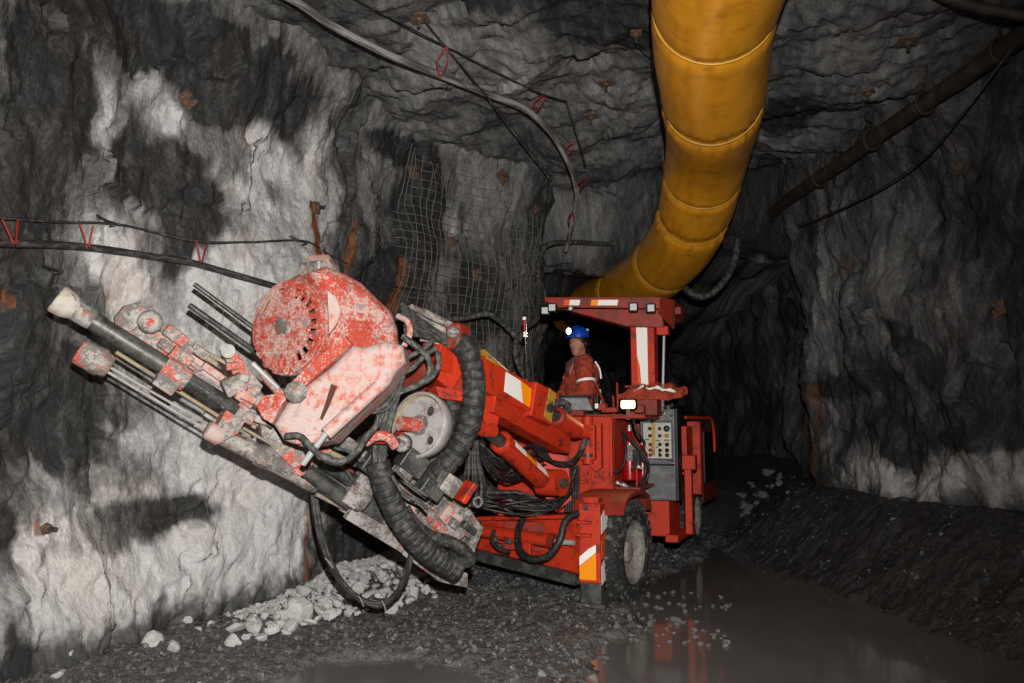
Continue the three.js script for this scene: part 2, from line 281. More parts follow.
// --- rock colours of the left wall, in metres along the wall and up it ---
// [place in the photograph, half width, half height (photo pixels), tilt, lightness to add]
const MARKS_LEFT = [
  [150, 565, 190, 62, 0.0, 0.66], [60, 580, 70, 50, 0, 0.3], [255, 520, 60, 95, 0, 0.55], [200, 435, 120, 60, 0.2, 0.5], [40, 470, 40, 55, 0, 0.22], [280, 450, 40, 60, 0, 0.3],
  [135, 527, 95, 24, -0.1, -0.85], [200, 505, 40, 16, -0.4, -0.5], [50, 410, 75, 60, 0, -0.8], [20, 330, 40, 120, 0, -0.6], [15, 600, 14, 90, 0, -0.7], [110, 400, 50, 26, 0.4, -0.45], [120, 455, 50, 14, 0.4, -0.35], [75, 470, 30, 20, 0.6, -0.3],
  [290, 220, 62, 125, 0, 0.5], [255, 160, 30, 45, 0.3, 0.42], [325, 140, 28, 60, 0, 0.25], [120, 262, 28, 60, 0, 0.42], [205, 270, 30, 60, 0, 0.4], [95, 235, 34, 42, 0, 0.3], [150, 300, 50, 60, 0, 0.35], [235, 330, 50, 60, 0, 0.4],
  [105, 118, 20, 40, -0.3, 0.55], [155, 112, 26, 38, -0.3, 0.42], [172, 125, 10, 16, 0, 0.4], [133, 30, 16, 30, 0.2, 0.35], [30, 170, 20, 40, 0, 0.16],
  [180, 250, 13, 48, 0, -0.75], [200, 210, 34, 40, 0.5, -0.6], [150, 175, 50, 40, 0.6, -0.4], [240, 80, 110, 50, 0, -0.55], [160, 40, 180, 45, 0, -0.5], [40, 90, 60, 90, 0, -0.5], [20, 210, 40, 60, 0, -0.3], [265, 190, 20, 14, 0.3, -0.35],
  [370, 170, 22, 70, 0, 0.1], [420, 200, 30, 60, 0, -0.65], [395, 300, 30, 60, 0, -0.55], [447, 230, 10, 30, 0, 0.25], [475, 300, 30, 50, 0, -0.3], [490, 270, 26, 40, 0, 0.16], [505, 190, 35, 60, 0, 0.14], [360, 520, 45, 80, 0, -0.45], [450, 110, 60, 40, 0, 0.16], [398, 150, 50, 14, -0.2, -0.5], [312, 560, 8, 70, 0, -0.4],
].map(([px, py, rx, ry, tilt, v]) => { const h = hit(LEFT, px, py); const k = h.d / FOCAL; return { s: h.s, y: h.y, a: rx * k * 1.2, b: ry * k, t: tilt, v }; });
// rust that has run down the rock
const RUST_LEFT = [[312, 206, 8, 62, 1], [352, 222, 6, 55, 0.8], [401, 262, 8, 50, 0.9], [2, 290, 5, 18, 0.7], [313, 490, 6, 100, 0.5], [38, 520, 4, 16, 0.8]]
  .map(([px, py, rx, len, v]) => { const h = hit(LEFT, px, py); const k = h.d / FOCAL; return { s: h.s, y: h.y, a: rx * k * 1.1, len: len * k, v }; });
function rockTone(s, y, base, marks, seed) {
  const wx = 0.28 * fbm(s * 1.3, y * 1.1, seed, 3) + 0.07 * fbm(s * 6, y * 4, seed + 1, 2), wy = 0.28 * fbm(s * 1.3, y * 1.1, seed + 5, 3) + 0.1 * fbm(s * 8, y * 2.5, seed + 6, 2);
  const streak = 0.2 * fbm(s * 11 + y * 2.5, y * 2.2, seed + 31, 3) + 0.14 * fbm(s * 3, y * 2, seed + 33, 3);
  let t = base;
  for (const m of marks) {
    const dx = s + wx * Math.min(1, m.a * 2) - m.s, dy = y + wy * Math.min(1, m.b * 2) - m.y; if (Math.abs(dx) > 2.2 * (m.a + m.b) || Math.abs(dy) > 2.2 * (m.a + m.b)) continue;
    const c = Math.cos(m.t), q = Math.sin(m.t), e = Math.hypot((dx * c - dy * q) / m.a, (dx * q + dy * c) / m.b);
    t += m.v * smooth(1.3, 0.6, e + streak);
  }
  t += 0.26 * fbm(s * 0.9, y * 0.7, seed + 11, 5);
  const grain = fbm(s * 9 + y * 2, y * 3, seed + 15, 4), fine = fbm(s * 38, y * 20, seed + 17, 3), vein = Math.max(0, ridge(s * 2.2 + 0.5 * grain, y * 1.1, seed + 19) - 0.94) * 9;
  return { t: clamp(Math.max(t, 0.06) + 0.15 * grain + 0.1 * fine - 0.14 * vein), grain, fine };
}
const rockCol = (t, fine) => { const l = mix(0.022, 0.5, Math.pow(t, 1.5)) * (1 + 0.22 * fine); return [l * 1.0, l * 1.0, l * 0.995]; };
function rockMaterial(name, w, h, W, H, f, rough = 0.85) {
  const m = new THREE.MeshPhysicalMaterial({ name, roughness: rough, specularIntensity: 0.6 });
  m.map = texture(W, H, (u, v) => f(u * w, v * h)); m.map.wrapS = m.map.wrapT = THREE.ClampToEdgeWrapping;
  m.bumpMap = texture(768, 512, (u, v) => { const x = u * 4, y = v * 2.7, b = 0.5 + 0.22 * fbm(x * 9, y * 5, 91, 4) + 0.22 * (ridge(x * 6 + 0.6 * N3(x * 3, y * 3, 5), y * 3.1, 92) - 0.7) + 0.1 * N3(x * 60, y * 40, 93); return [b, b, b]; }, false);
  m.bumpMap.repeat.set(w / 4, h / 2.7); m.bumpScale = 0.022; return m;
}
{
  const S0 = sAt(LEFT, -3.3, 3.2), S1 = sAt(LEFT, 0.36, 11.4), H = WTOP - WBOT;
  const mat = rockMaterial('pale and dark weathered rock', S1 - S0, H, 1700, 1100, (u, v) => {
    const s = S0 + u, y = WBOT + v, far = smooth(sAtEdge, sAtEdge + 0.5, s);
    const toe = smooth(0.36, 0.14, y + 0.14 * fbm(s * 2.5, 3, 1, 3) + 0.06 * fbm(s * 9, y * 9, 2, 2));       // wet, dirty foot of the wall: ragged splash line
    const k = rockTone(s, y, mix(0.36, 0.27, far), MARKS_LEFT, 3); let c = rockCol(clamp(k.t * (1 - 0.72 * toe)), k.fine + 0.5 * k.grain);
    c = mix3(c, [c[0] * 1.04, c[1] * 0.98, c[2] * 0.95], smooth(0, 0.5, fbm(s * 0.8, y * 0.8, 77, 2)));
    for (const r of RUST_LEFT) { const dy = (r.y - y) / r.len, wdt = r.a * (0.55 + 0.55 * clamp(dy)) * (1 + 0.35 * N3(s * 4, y * 6, 61)); if (dy < -0.08 || dy > 1.1) continue; const dx = Math.abs(s - r.s + 0.02 * N3(y * 5, 2, 8)) / wdt; c = mix3(c, mix3([0.26, 0.075, 0.016], [0.1, 0.04, 0.018], smooth(-0.3, 0.5, fbm(s * 20, y * 8, 62, 2))), r.v * smooth(1.25, 0.45, dx + 0.35 * fbm(s * 14, y * 5, 65, 3)) * smooth(1.1, 0.85, dy)); }
    return c;
  });
  const nu = Math.round((S1 - S0) / 0.024), nv = 250;
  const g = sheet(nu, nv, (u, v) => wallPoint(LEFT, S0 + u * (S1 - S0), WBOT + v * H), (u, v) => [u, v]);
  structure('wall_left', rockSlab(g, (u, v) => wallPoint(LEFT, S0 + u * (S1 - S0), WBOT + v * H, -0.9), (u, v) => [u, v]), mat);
}
{ // right wall of the wide drift
  const S0 = sAt(RIGHT, 4.8, 3.0), S1 = sAt(RIGHT, 4.38, 12), H = WTOP - WBOT;
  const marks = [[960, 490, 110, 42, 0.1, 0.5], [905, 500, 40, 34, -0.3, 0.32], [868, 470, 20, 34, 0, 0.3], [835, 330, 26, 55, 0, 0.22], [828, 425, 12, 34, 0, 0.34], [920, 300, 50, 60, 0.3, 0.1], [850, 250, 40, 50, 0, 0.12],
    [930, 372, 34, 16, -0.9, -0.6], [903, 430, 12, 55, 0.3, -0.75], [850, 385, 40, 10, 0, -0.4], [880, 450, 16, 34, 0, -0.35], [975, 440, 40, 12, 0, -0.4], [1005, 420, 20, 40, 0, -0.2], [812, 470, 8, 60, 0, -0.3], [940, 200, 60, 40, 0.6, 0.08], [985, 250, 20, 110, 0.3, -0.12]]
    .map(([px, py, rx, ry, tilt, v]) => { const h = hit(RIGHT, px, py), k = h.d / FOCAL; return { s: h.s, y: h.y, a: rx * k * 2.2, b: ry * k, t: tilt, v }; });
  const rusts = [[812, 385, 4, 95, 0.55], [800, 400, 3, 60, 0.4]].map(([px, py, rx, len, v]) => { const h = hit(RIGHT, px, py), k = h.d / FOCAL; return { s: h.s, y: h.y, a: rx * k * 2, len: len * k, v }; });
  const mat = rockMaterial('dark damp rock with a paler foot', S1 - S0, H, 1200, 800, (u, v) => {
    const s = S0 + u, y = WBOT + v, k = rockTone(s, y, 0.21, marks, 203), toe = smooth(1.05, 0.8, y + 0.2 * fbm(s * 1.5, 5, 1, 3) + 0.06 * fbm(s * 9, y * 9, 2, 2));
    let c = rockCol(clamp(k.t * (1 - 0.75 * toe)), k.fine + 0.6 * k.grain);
    for (const r of rusts) { const dy = (r.y - y) / r.len; if (dy < 0 || dy > 1.1) continue; c = mix3(c, [0.16, 0.06, 0.025], r.v * smooth(1.2, 0.5, Math.abs(s - r.s + 0.04 * N3(y * 4, 1, 3)) / r.a)); }
    return c;
  });
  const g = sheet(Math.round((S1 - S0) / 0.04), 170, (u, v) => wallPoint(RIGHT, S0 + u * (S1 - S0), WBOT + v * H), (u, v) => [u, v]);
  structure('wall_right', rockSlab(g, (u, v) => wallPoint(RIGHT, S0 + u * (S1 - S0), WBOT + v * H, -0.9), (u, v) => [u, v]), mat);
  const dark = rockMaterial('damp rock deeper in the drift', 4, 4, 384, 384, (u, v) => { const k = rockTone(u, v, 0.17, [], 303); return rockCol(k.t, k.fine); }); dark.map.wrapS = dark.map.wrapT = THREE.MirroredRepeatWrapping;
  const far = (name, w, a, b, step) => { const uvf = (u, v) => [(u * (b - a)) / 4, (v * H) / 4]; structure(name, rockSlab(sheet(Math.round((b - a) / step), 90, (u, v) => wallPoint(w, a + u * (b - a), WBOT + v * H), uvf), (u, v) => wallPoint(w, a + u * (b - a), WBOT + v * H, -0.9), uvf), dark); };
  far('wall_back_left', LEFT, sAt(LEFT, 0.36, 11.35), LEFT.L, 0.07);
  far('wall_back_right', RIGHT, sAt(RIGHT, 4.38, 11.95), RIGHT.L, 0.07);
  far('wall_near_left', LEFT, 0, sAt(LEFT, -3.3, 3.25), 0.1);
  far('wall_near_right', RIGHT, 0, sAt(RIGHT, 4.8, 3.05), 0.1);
  const end = (name, z, x0, x1, sgn) => { const f = (o) => (u, v) => { const p = V(mix(x0, x1, u), mix(WBOT, WTOP, v), z); p.z += sgn * (relief(p, 1, 70) + o); return p; }; const uvf = (u, v) => [(u * (x1 - x0)) / 4, (v * H) / 4]; structure(name, rockSlab(sheet(80, 60, f(0), uvf), f(-0.6), uvf), dark); };
  end('wall_back', -30.5, -7, 8, 1); end('wall_front', 4.6, -6, 8, -1);
}
{ // roof
  const X0 = -5.5, X1 = 7, zOf = (v) => (v < 0.1 ? mix(5.2, -2.2, v / 0.1) : v < 0.88 ? mix(-2.2, -12, (v - 0.1) / 0.78) : mix(-12, -32, (v - 0.88) / 0.12));
  const mark = ([px, py, rx, ry, tilt, v]) => { const p = onPlane(px, py, V(0, 5, 0), V(0, 1, 0)), k = p.length() / FOCAL; return { s: p.x, y: p.z, a: rx * k, b: ry * k * 2.2, t: tilt, v }; };
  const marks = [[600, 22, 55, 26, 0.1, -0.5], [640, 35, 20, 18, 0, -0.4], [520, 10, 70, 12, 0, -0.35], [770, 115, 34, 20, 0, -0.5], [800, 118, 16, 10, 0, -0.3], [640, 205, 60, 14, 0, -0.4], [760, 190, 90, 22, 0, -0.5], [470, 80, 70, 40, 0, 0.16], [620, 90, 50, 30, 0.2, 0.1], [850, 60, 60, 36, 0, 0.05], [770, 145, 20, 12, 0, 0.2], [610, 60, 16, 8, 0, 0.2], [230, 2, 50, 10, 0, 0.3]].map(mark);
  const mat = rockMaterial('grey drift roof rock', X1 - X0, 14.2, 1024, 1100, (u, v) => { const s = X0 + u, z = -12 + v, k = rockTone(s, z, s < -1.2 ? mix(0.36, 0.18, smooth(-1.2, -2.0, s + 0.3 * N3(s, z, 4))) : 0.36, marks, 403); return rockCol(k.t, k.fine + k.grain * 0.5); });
  const top = (o) => (u, v) => { const x = mix(X0, X1, u), z = zOf(v), y = roofBase(x, z); return V(x, y - 0.9 * relief(V(x, y * 0.3, z), 0.8, 90) + o, z); };
  const uvf = (u, v, p) => [(p.x - X0) / (X1 - X0), (p.z + 12) / 14.2];
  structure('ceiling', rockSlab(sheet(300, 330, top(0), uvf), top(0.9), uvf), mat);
}
// floor of muck, with hollows that hold water
const poolLeft = (d) => { const q = [[3, 0.2], [4.6, 0.05], [5.3, 0.2], [6.2, 0.58], [7.0, 0.75], [7.7, 0.9], [8.8, 1.35], [10, 2.1], [11.2, 2.6], [12.6, 3.1]]; for (let i = 0; i + 1 < q.length; i++) if (d < q[i + 1][0]) return mix(q[i][1], q[i + 1][1], clamp((d - q[i][0]) / (q[i + 1][0] - q[i][0]))); return 3.2; };
const rightX = (d) => { const q = [[3, 4.75], [6.8, 4.4], [9, 4.15], [10.7, 3.92], [13.5, 4.6], [18, 4.5]]; for (let i = 0; i + 1 < q.length; i++) if (d < q[i + 1][0]) return mix(q[i][1], q[i + 1][1], clamp((d - q[i][0]) / (q[i + 1][0] - q[i][0]))); return 3.7; };
const leftX = (d) => { const q = [[3, -3.3], [4.6, -3.18], [5.7, -2.86], [7, -2], [7.3, -1.83], [7.95, -1.72], [8.9, -1.25], [9.85, -0.35], [10.75, 0.34]]; for (let i = 0; i + 1 < q.length; i++) if (d < q[i + 1][0]) return mix(q[i][1], q[i + 1][1], clamp((d - q[i][0]) / (q[i + 1][0] - q[i][0]))); return 0.2; };
function ground(x, z) {
  const d = -z, e = 0.22 * fbm(x * 0.9, 1, z * 0.9, 3) + 0.12 * fbm(x * 4, 7, z * 4, 3), pool = smooth(-0.05, 0.55, x - poolLeft(d) + e) * smooth(0.0, 0.5, rightX(d) - 0.85 - x + e) * smooth(12.8, 11.8, d + e);
  const small = smooth(1.0, 0.5, Math.hypot((x + 0.85) / 0.95, (d - 4.95) / 0.9) + 0.35 * e);
  let h = 0.045 + 0.025 * fbm(x * 1.2, 2, z * 1.2, 3) - 0.13 * Math.max(pool, small);
  h += 0.8 * smooth(rightX(d) - 1.25, rightX(d) + 0.1, x + 0.35 * e) + 0.05 * smooth(leftX(d) + 0.9, leftX(d) - 0.1, x + 0.3 * e) + 0.3 * smooth(12.2, 14, d) + 0.16 * smooth(0.6, 0.05, x - leftX(d)) * smooth(6.6, 7.6, d);
  h += 0.018 * fbm(x * 6, 4, z * 6, 3) + 0.02 * (ridge(x * 4, 5, z * 4) - 0.5) * (1 - 0.7 * pool);
  h += 0.075 * Math.exp(-(((x - 1.02) / 0.26) ** 2) - ((d - 6.35) / 0.35) ** 2) * (0.6 + 0.8 * N3(x * 8, 6, z * 8));
  return h;
}
{
  const X0 = -4.2, X1 = 6.2, zOf = (v) => (v < 0.06 ? mix(5, -3.6, v / 0.06) : v < 0.9 ? mix(-3.6, -12, (v - 0.06) / 0.84) : mix(-12, -32, (v - 0.9) / 0.1));
  const m = surface('wet dark muck', { roughness: 0.62, specularIntensity: 0.7 }, (u, v) => { const x = u * 3, y = v * 3, a = fbm(x * 1.6, y * 1.6, 501, 4), b = fbm(x * 14, y * 14, 502, 3), c = fbm(x * 45, y * 45, 503, 2), l = clamp(0.1 + 0.035 * a + 0.06 * b + 0.06 * c, 0.02, 0.3); return [l, l * 0.985, l * 0.97]; },
    (u, v) => { const x = u * 3, y = v * 3; return 0.5 + 0.2 * fbm(x * 12, y * 12, 504, 3) + 0.2 * (ridge(x * 20, y * 20, 505) - 0.5); }, 0.02, 768);
  const f = (u, v) => { const x = mix(X0, X1, u), z = zOf(v); return V(x, ground(x, z), z); };
  const uvf = (u, v, p) => [p.x / 3, p.z / 3];
  const fg = rockSlab(sheet(330, 420, f, uvf), (u, v) => { const p = f(u, v); p.y = -0.8; return p; }, uvf), pos = fg.attributes.position, col = new Float32Array(pos.count * 3);
  // crushed grey rock on the left, black wet muck on the bank to the right
  for (let i = 0; i < pos.count; i++) { const x = pos.getX(i), z = pos.getZ(i), k = mix(1, 0.42, smooth(0.1, 0.8, x - poolLeft(-z) + 0.5 * fbm(x * 2, 8, z * 2, 4))); col.fill(k, i * 3, i * 3 + 3); }
  fg.setAttribute('color', new THREE.BufferAttribute(col, 3)); m.vertexColors = true;
  structure('floor', fg, m);
  const w = sheet(120, 120, (u, v) => { const z = mix(-3.6, -12.3, v), x = mix(Math.max(leftX(-z) + 0.45, -2.2), rightX(-z) - 0.6, u); return V(x, 0.0006 * fbm(x * 3, 1, z * 3, 2), z); }, (u, v) => [u, v]);
  const water = surface('muddy standing water', { roughness: 0.07, ior: 1.33, specularIntensity: 1 }, (u, v) => { const l = 0.13 + 0.025 * fbm(u * 6, v * 6, 511, 3); return [l * 1.05, l, l * 0.96]; });
  const pm = shade(new THREE.Mesh(w, water)); pm.name = 'puddle'; pm.userData = { kind: 'stuff', label: 'brown muddy water standing in the hollows of the drift floor', category: 'puddle' }; scene.add(pm);
}
// --- broken stone ---
function stoneGeo(seed, det = 1) {
  const g = new THREE.IcosahedronGeometry(1, det), p = g.attributes.position, planes = [];
  for (let k = 0; k < 9; k++) { const n = V(N3(seed, k, 1), N3(seed, k, 2.7), N3(seed, k, 5.1)).normalize(); planes.push([n, 0.55 + 0.25 * N3(seed, k, 9)]); }
  for (let i = 0; i < p.count; i++) { const v = V(p.getX(i), p.getY(i), p.getZ(i)); for (const [n, o] of planes) { const e = v.dot(n) - o; if (e > 0) v.addScaledVector(n, -e); } p.setXYZ(i, v.x, v.y * 0.8, v.z); }
  g.computeVertexNormals(); return boxUV(g);
}
const stones = Array.from({ length: 9 }, (_, i) => stoneGeo(i * 3.7 + 1, 1)), chips = stoneGeo(50, 0);
{
  const pale = surface('pale broken rock', { roughness: 0.9 }, (u, v) => { const l = 0.46 + 0.14 * fbm(u * 3, v * 3, 521, 4); return [l, l * 0.985, l * 0.96]; });
  const mid = surface('grey broken rock', { roughness: 0.85 }, (u, v) => { const l = 0.14 + 0.08 * fbm(u * 3, v * 3, 522, 4); return [l, l * 0.985, l * 0.96]; });
  let count = 0;
  const laid = [];
  const lay = (x, z, s, label, group, mat, lift = 0) => {
    if (x > rightX(-z) - (-z > 12 ? 0.12 : 0.45) || laid.some(([a, b, c]) => Math.hypot(a - x, b - z) < 0.8 * (c + s))) return; laid.push([x, z, s]);
    const m = shade(new THREE.Mesh(stones[count++ % stones.length], mat)); m.name = numbered('broken_rock'); m.scale.set(s * rr(0.8, 1.3), s * rr(0.6, 1), s * rr(0.8, 1.3)); m.rotation.set(rr(-0.5, 0.5), rr(0, 6.3), rr(-0.5, 0.5));
    m.position.set(x, ground(x, z) + s * 0.3 + lift, z); m.userData = { label, category: 'rock', group }; scene.add(m);
  };
  // the heap along the foot of the left wall, by the feed
  for (let i = 0; i < 700 && laid.length < 190; i++) {
    const t = Math.pow(rnd(), 0.8), px = mix(222, 440, t), py = mix(628, 572, t) + rr(-1, 1) * mix(5, 17, t), d = (EYE - 0.1) * FOCAL / (py - 432), p = at(px, py, d);
    if (p.x < leftX(d) + 0.12) p.x = leftX(d) + 0.1 + rr(0, 0.45);
    lay(p.x, p.z, rr(0.032, 0.09) * (rnd() < 0.1 ? 1.5 : 1), 'pale broken rock in the heap at the foot of the wall below the feed', 'pale rocks heaped along the wall', pale, rr(0, 0.12) * t);
  }
  [[68, 651, 0.07], [82, 648, 0.05], [118, 634, 0.07], [151, 622, 0.075], [154, 634, 0.09], [172, 636, 0.06], [187, 618, 0.06], [200, 622, 0.04], [210, 618, 0.035], [60, 662, 0.06], [93, 640, 0.035], [105, 640, 0.03]].forEach(([px, py, s]) => { const d = (EYE - 0.1) * FOCAL / (py - 432), p = at(px, py, d); lay(p.x, p.z, s, 'single pale rock lying apart on the floor left of the rock heap', 'scattered pale rocks by the wall', pale); });
  for (let i = 0; i < 90; i++) { const px = 675 + rr(-1, 1) * 55, py = 612 + rr(-1, 1) * 26, d = EYE * FOCAL / (py - 432), p = at(px, py, d), s = rr(0.012, 0.036) * (rnd() < 0.1 ? 1.5 : 1); lay(p.x, p.z, s, 'small grey rock poking out of the puddle by the front wheel', 'rocks in the puddle', mid); const m = scene.children[scene.children.length - 1]; m.position.y = Math.max(m.position.y, s * 0.1); }
  for (let i = 0; i < 34; i++) { const px = 765 + rr(-1, 1) * 30, py = 474 + rr(-7, 7), d = 12.9 + rr(-0.6, 0.6), p = at(px, py, d); lay(p.x, p.z, rr(0.05, 0.12), 'pale rock in the far rubble patch behind the machine', 'far rubble behind the machine', mid); }
  // small chips between the rocks of the heap
  { const n = 2200, im = new THREE.InstancedMesh(chips, pale, n), mx = new THREE.Matrix4(), q = new THREE.Quaternion(), col = new THREE.Color();
    for (let i = 0; i < n; i++) { const d = mix(6.5, 9.1, Math.pow(rnd(), 0.8)), x = leftX(d) + 0.06 + Math.abs(rr(-1, 1) * rr(0, 1)) * 0.42, z = -d, s = rr(0.01, 0.034); mx.compose(V(x, ground(x, z) + s * 0.4, z), q.setFromEuler(new THREE.Euler(rr(0, 6), rr(0, 6), rr(0, 6))), V(s * 1.2, s, s)); im.setMatrixAt(i, mx); const l = rr(0.7, 1.1); im.setColorAt(i, col.setRGB(l, l, l)); }
    shade(im); im.name = 'rubble_chips'; im.userData = { kind: 'stuff', label: 'small pale rock chips between the rocks of the heap', category: 'rubble' }; scene.add(im); }
  // gravel over the floor
  const gm = surface('wet grey gravel', { roughness: 0.5 }, (u, v) => { const l = 0.2 + 0.1 * fbm(u * 2, v * 2, 531, 3); return [l, l, l * 0.98]; });
  const N = 12000, im = new THREE.InstancedMesh(chips, gm, N), mx = new THREE.Matrix4(), q = new THREE.Quaternion(), col = new THREE.Color(); let n = 0;
  while (n < N) {
    const d = 4.2 + 8.5 * Math.pow(rnd(), 1.4), x = mix(leftX(d), rightX(d), Math.pow(rnd(), 1.35)), z = -d, h = ground(x, z); if (h < -0.01 || (x > poolLeft(d) + 0.2 && rnd() < 0.85)) continue;
    const s = 0.006 + 0.026 * Math.pow(rnd(), 3.2) * (h < 0.01 ? 0.6 : 1);
    mx.compose(V(x, h + s * 0.3, z), q.setFromEuler(new THREE.Euler(rr(0, 6), rr(0, 6), rr(0, 6))), V(s * rr(0.8, 1.5), s * rr(0.6, 1), s * rr(0.8, 1.5))); im.setMatrixAt(n, mx); const l = rr(0.25, 0.6) * (rnd() < 0.04 ? 1.7 : 1); im.setColorAt(n, col.setRGB(l, l, l)); n++;
  }
  shade(im); im.name = 'gravel'; im.userData = { kind: 'stuff', label: 'loose wet grey gravel strewn over the muddy floor', category: 'gravel' }; scene.add(im);
}

// ---------- ventilation duct ----------
{
  const pts = [V(0.75, 4.1, 3.5), V(0.95, 4.1, -1), at(716, 0, 4.7), at(713, 100, 6.1), at(708, 150, 7.4), at(687, 232, 9.0), at(655, 272, 10.4), at(615, 296, 12.2), at(570, 312, 15)];
  const c = new THREE.CatmullRomCurve3(pts, false, 'centripetal'), L = c.getLength(), n = 640, seg = 96, R = 0.4;
  const sOf = (py) => { let best = 0, e = 1e9; for (let i = 0; i <= 2000; i++) { const p = c.getPointAt(i / 2000); if (p.z > -3) continue; const q = camera.worldToLocal(p.clone()); const y = 341.5 - FOCAL * q.y / -q.z; if (Math.abs(y - py) < e) { e = Math.abs(y - py); best = i / 2000; } } return best * L; };
  camera.updateMatrixWorld();
  // where the fabric is gathered by a wire hoop: [distance along, depth of the gather, width]
  const hoops = [[1.2, 0.02, 0.08], [3.6, 0.02, 0.08], [sOf(6), 0.018, 0.07], [sOf(98), 0.03, 0.09], [sOf(176), 0.02, 0.05], [sOf(214), 0.032, 0.09], [sOf(262), 0.018, 0.05], [sOf(292), 0.02, 0.06], [L - 1.2, 0.02, 0.06]];
  const g = new THREE.TubeGeometry(c, n, R, seg, false), p = g.attributes.position, q = V(0, 0, 0), uv = g.attributes.uv;
  for (let i = 0; i <= n; i++) {
    c.getPointAt(i / n, q); const s = (i / n) * L;
    for (let j = 0; j <= seg; j++) {
      const id = i * (seg + 1) + j, a = ((j % seg) / seg) * 2 * Math.PI; let k = 1 + 0.012 * fbm(s * 1.4, Math.cos(a) * 1.2, Math.sin(a) * 1.2, 2);
      for (const [h, dep, w] of hoops) { const e = (s - h) / w; if (Math.abs(e) < 4) { k -= (dep / R) * Math.exp(-e * e) * 1.2; k += 0.035 * (Math.exp(-((e - 1.1) ** 2) / 1.6) + 0.6 * Math.exp(-((e + 1.1) ** 2) / 1.2)) * N3(Math.cos(a) * 8, Math.sin(a) * 8, h) * (dep > 0.025 ? 1.4 : 0.45); } }
      p.setXYZ(id, mix(q.x, p.getX(id), k), mix(q.y, p.getY(id), k), mix(q.z, p.getZ(id), k)); uv.setXY(id, s, (j / seg) * 2.5);
    }
  }
  g.computeVertexNormals();
  const m = surface('yellow vinyl duct fabric', { roughness: 0.36 }, (u, v) => { const a = fbm(u * 2, v * 5, 601, 4), b = fbm(u * 14, v * 4, 602, 3); return mix3(mix3([0.66, 0.28, 0.014], [0.5, 0.2, 0.01], smooth(-0.2, 0.8, a + 0.3 * b)), [0.16, 0.08, 0.02], 0.35 * smooth(0.45, 0.75, fbm(u * 6, v * 6, 603, 4))); }, (u, v) => 0.5 + 0.3 * fbm(u * 9, v * 5, 604, 3), 0.003, 512);
  const duct = thing('ventilation_duct', 'large round yellow fabric ventilation duct hung under the drift roof', 'ventilation duct', V(1.4, 3.6, -6));
  part(duct, 'duct_fabric', g, m);
  hoops.forEach(([s], i) => {
    const u = s / L, o = c.getPointAt(u), t = c.getTangentAt(u), tg = new THREE.TorusGeometry(R - 0.016, 0.008, 8, 64); tg.applyQuaternion(new THREE.Quaternion().setFromUnitVectors(V(0, 0, 1), t)); tg.translate(o.x, o.y, o.z);
    part(duct, 'hoop', tg, M.yellow); 
    if (i > 0) part(duct, 'hanger_wire', rod(V(o.x, o.y + R - 0.02, o.z), V(o.x, roofBase(o.x, o.z) + 0.05, o.z), 0.004, 0.004, 6), M.wire);
  });
  const tb = at(666, 92, 5.75); part(duct, 'tear_patch', new THREE.SphereGeometry(0.028, 12, 8).scale(1, 0.6, 0.6).translate(tb.x, tb.y, tb.z), M.darkSteel);
}
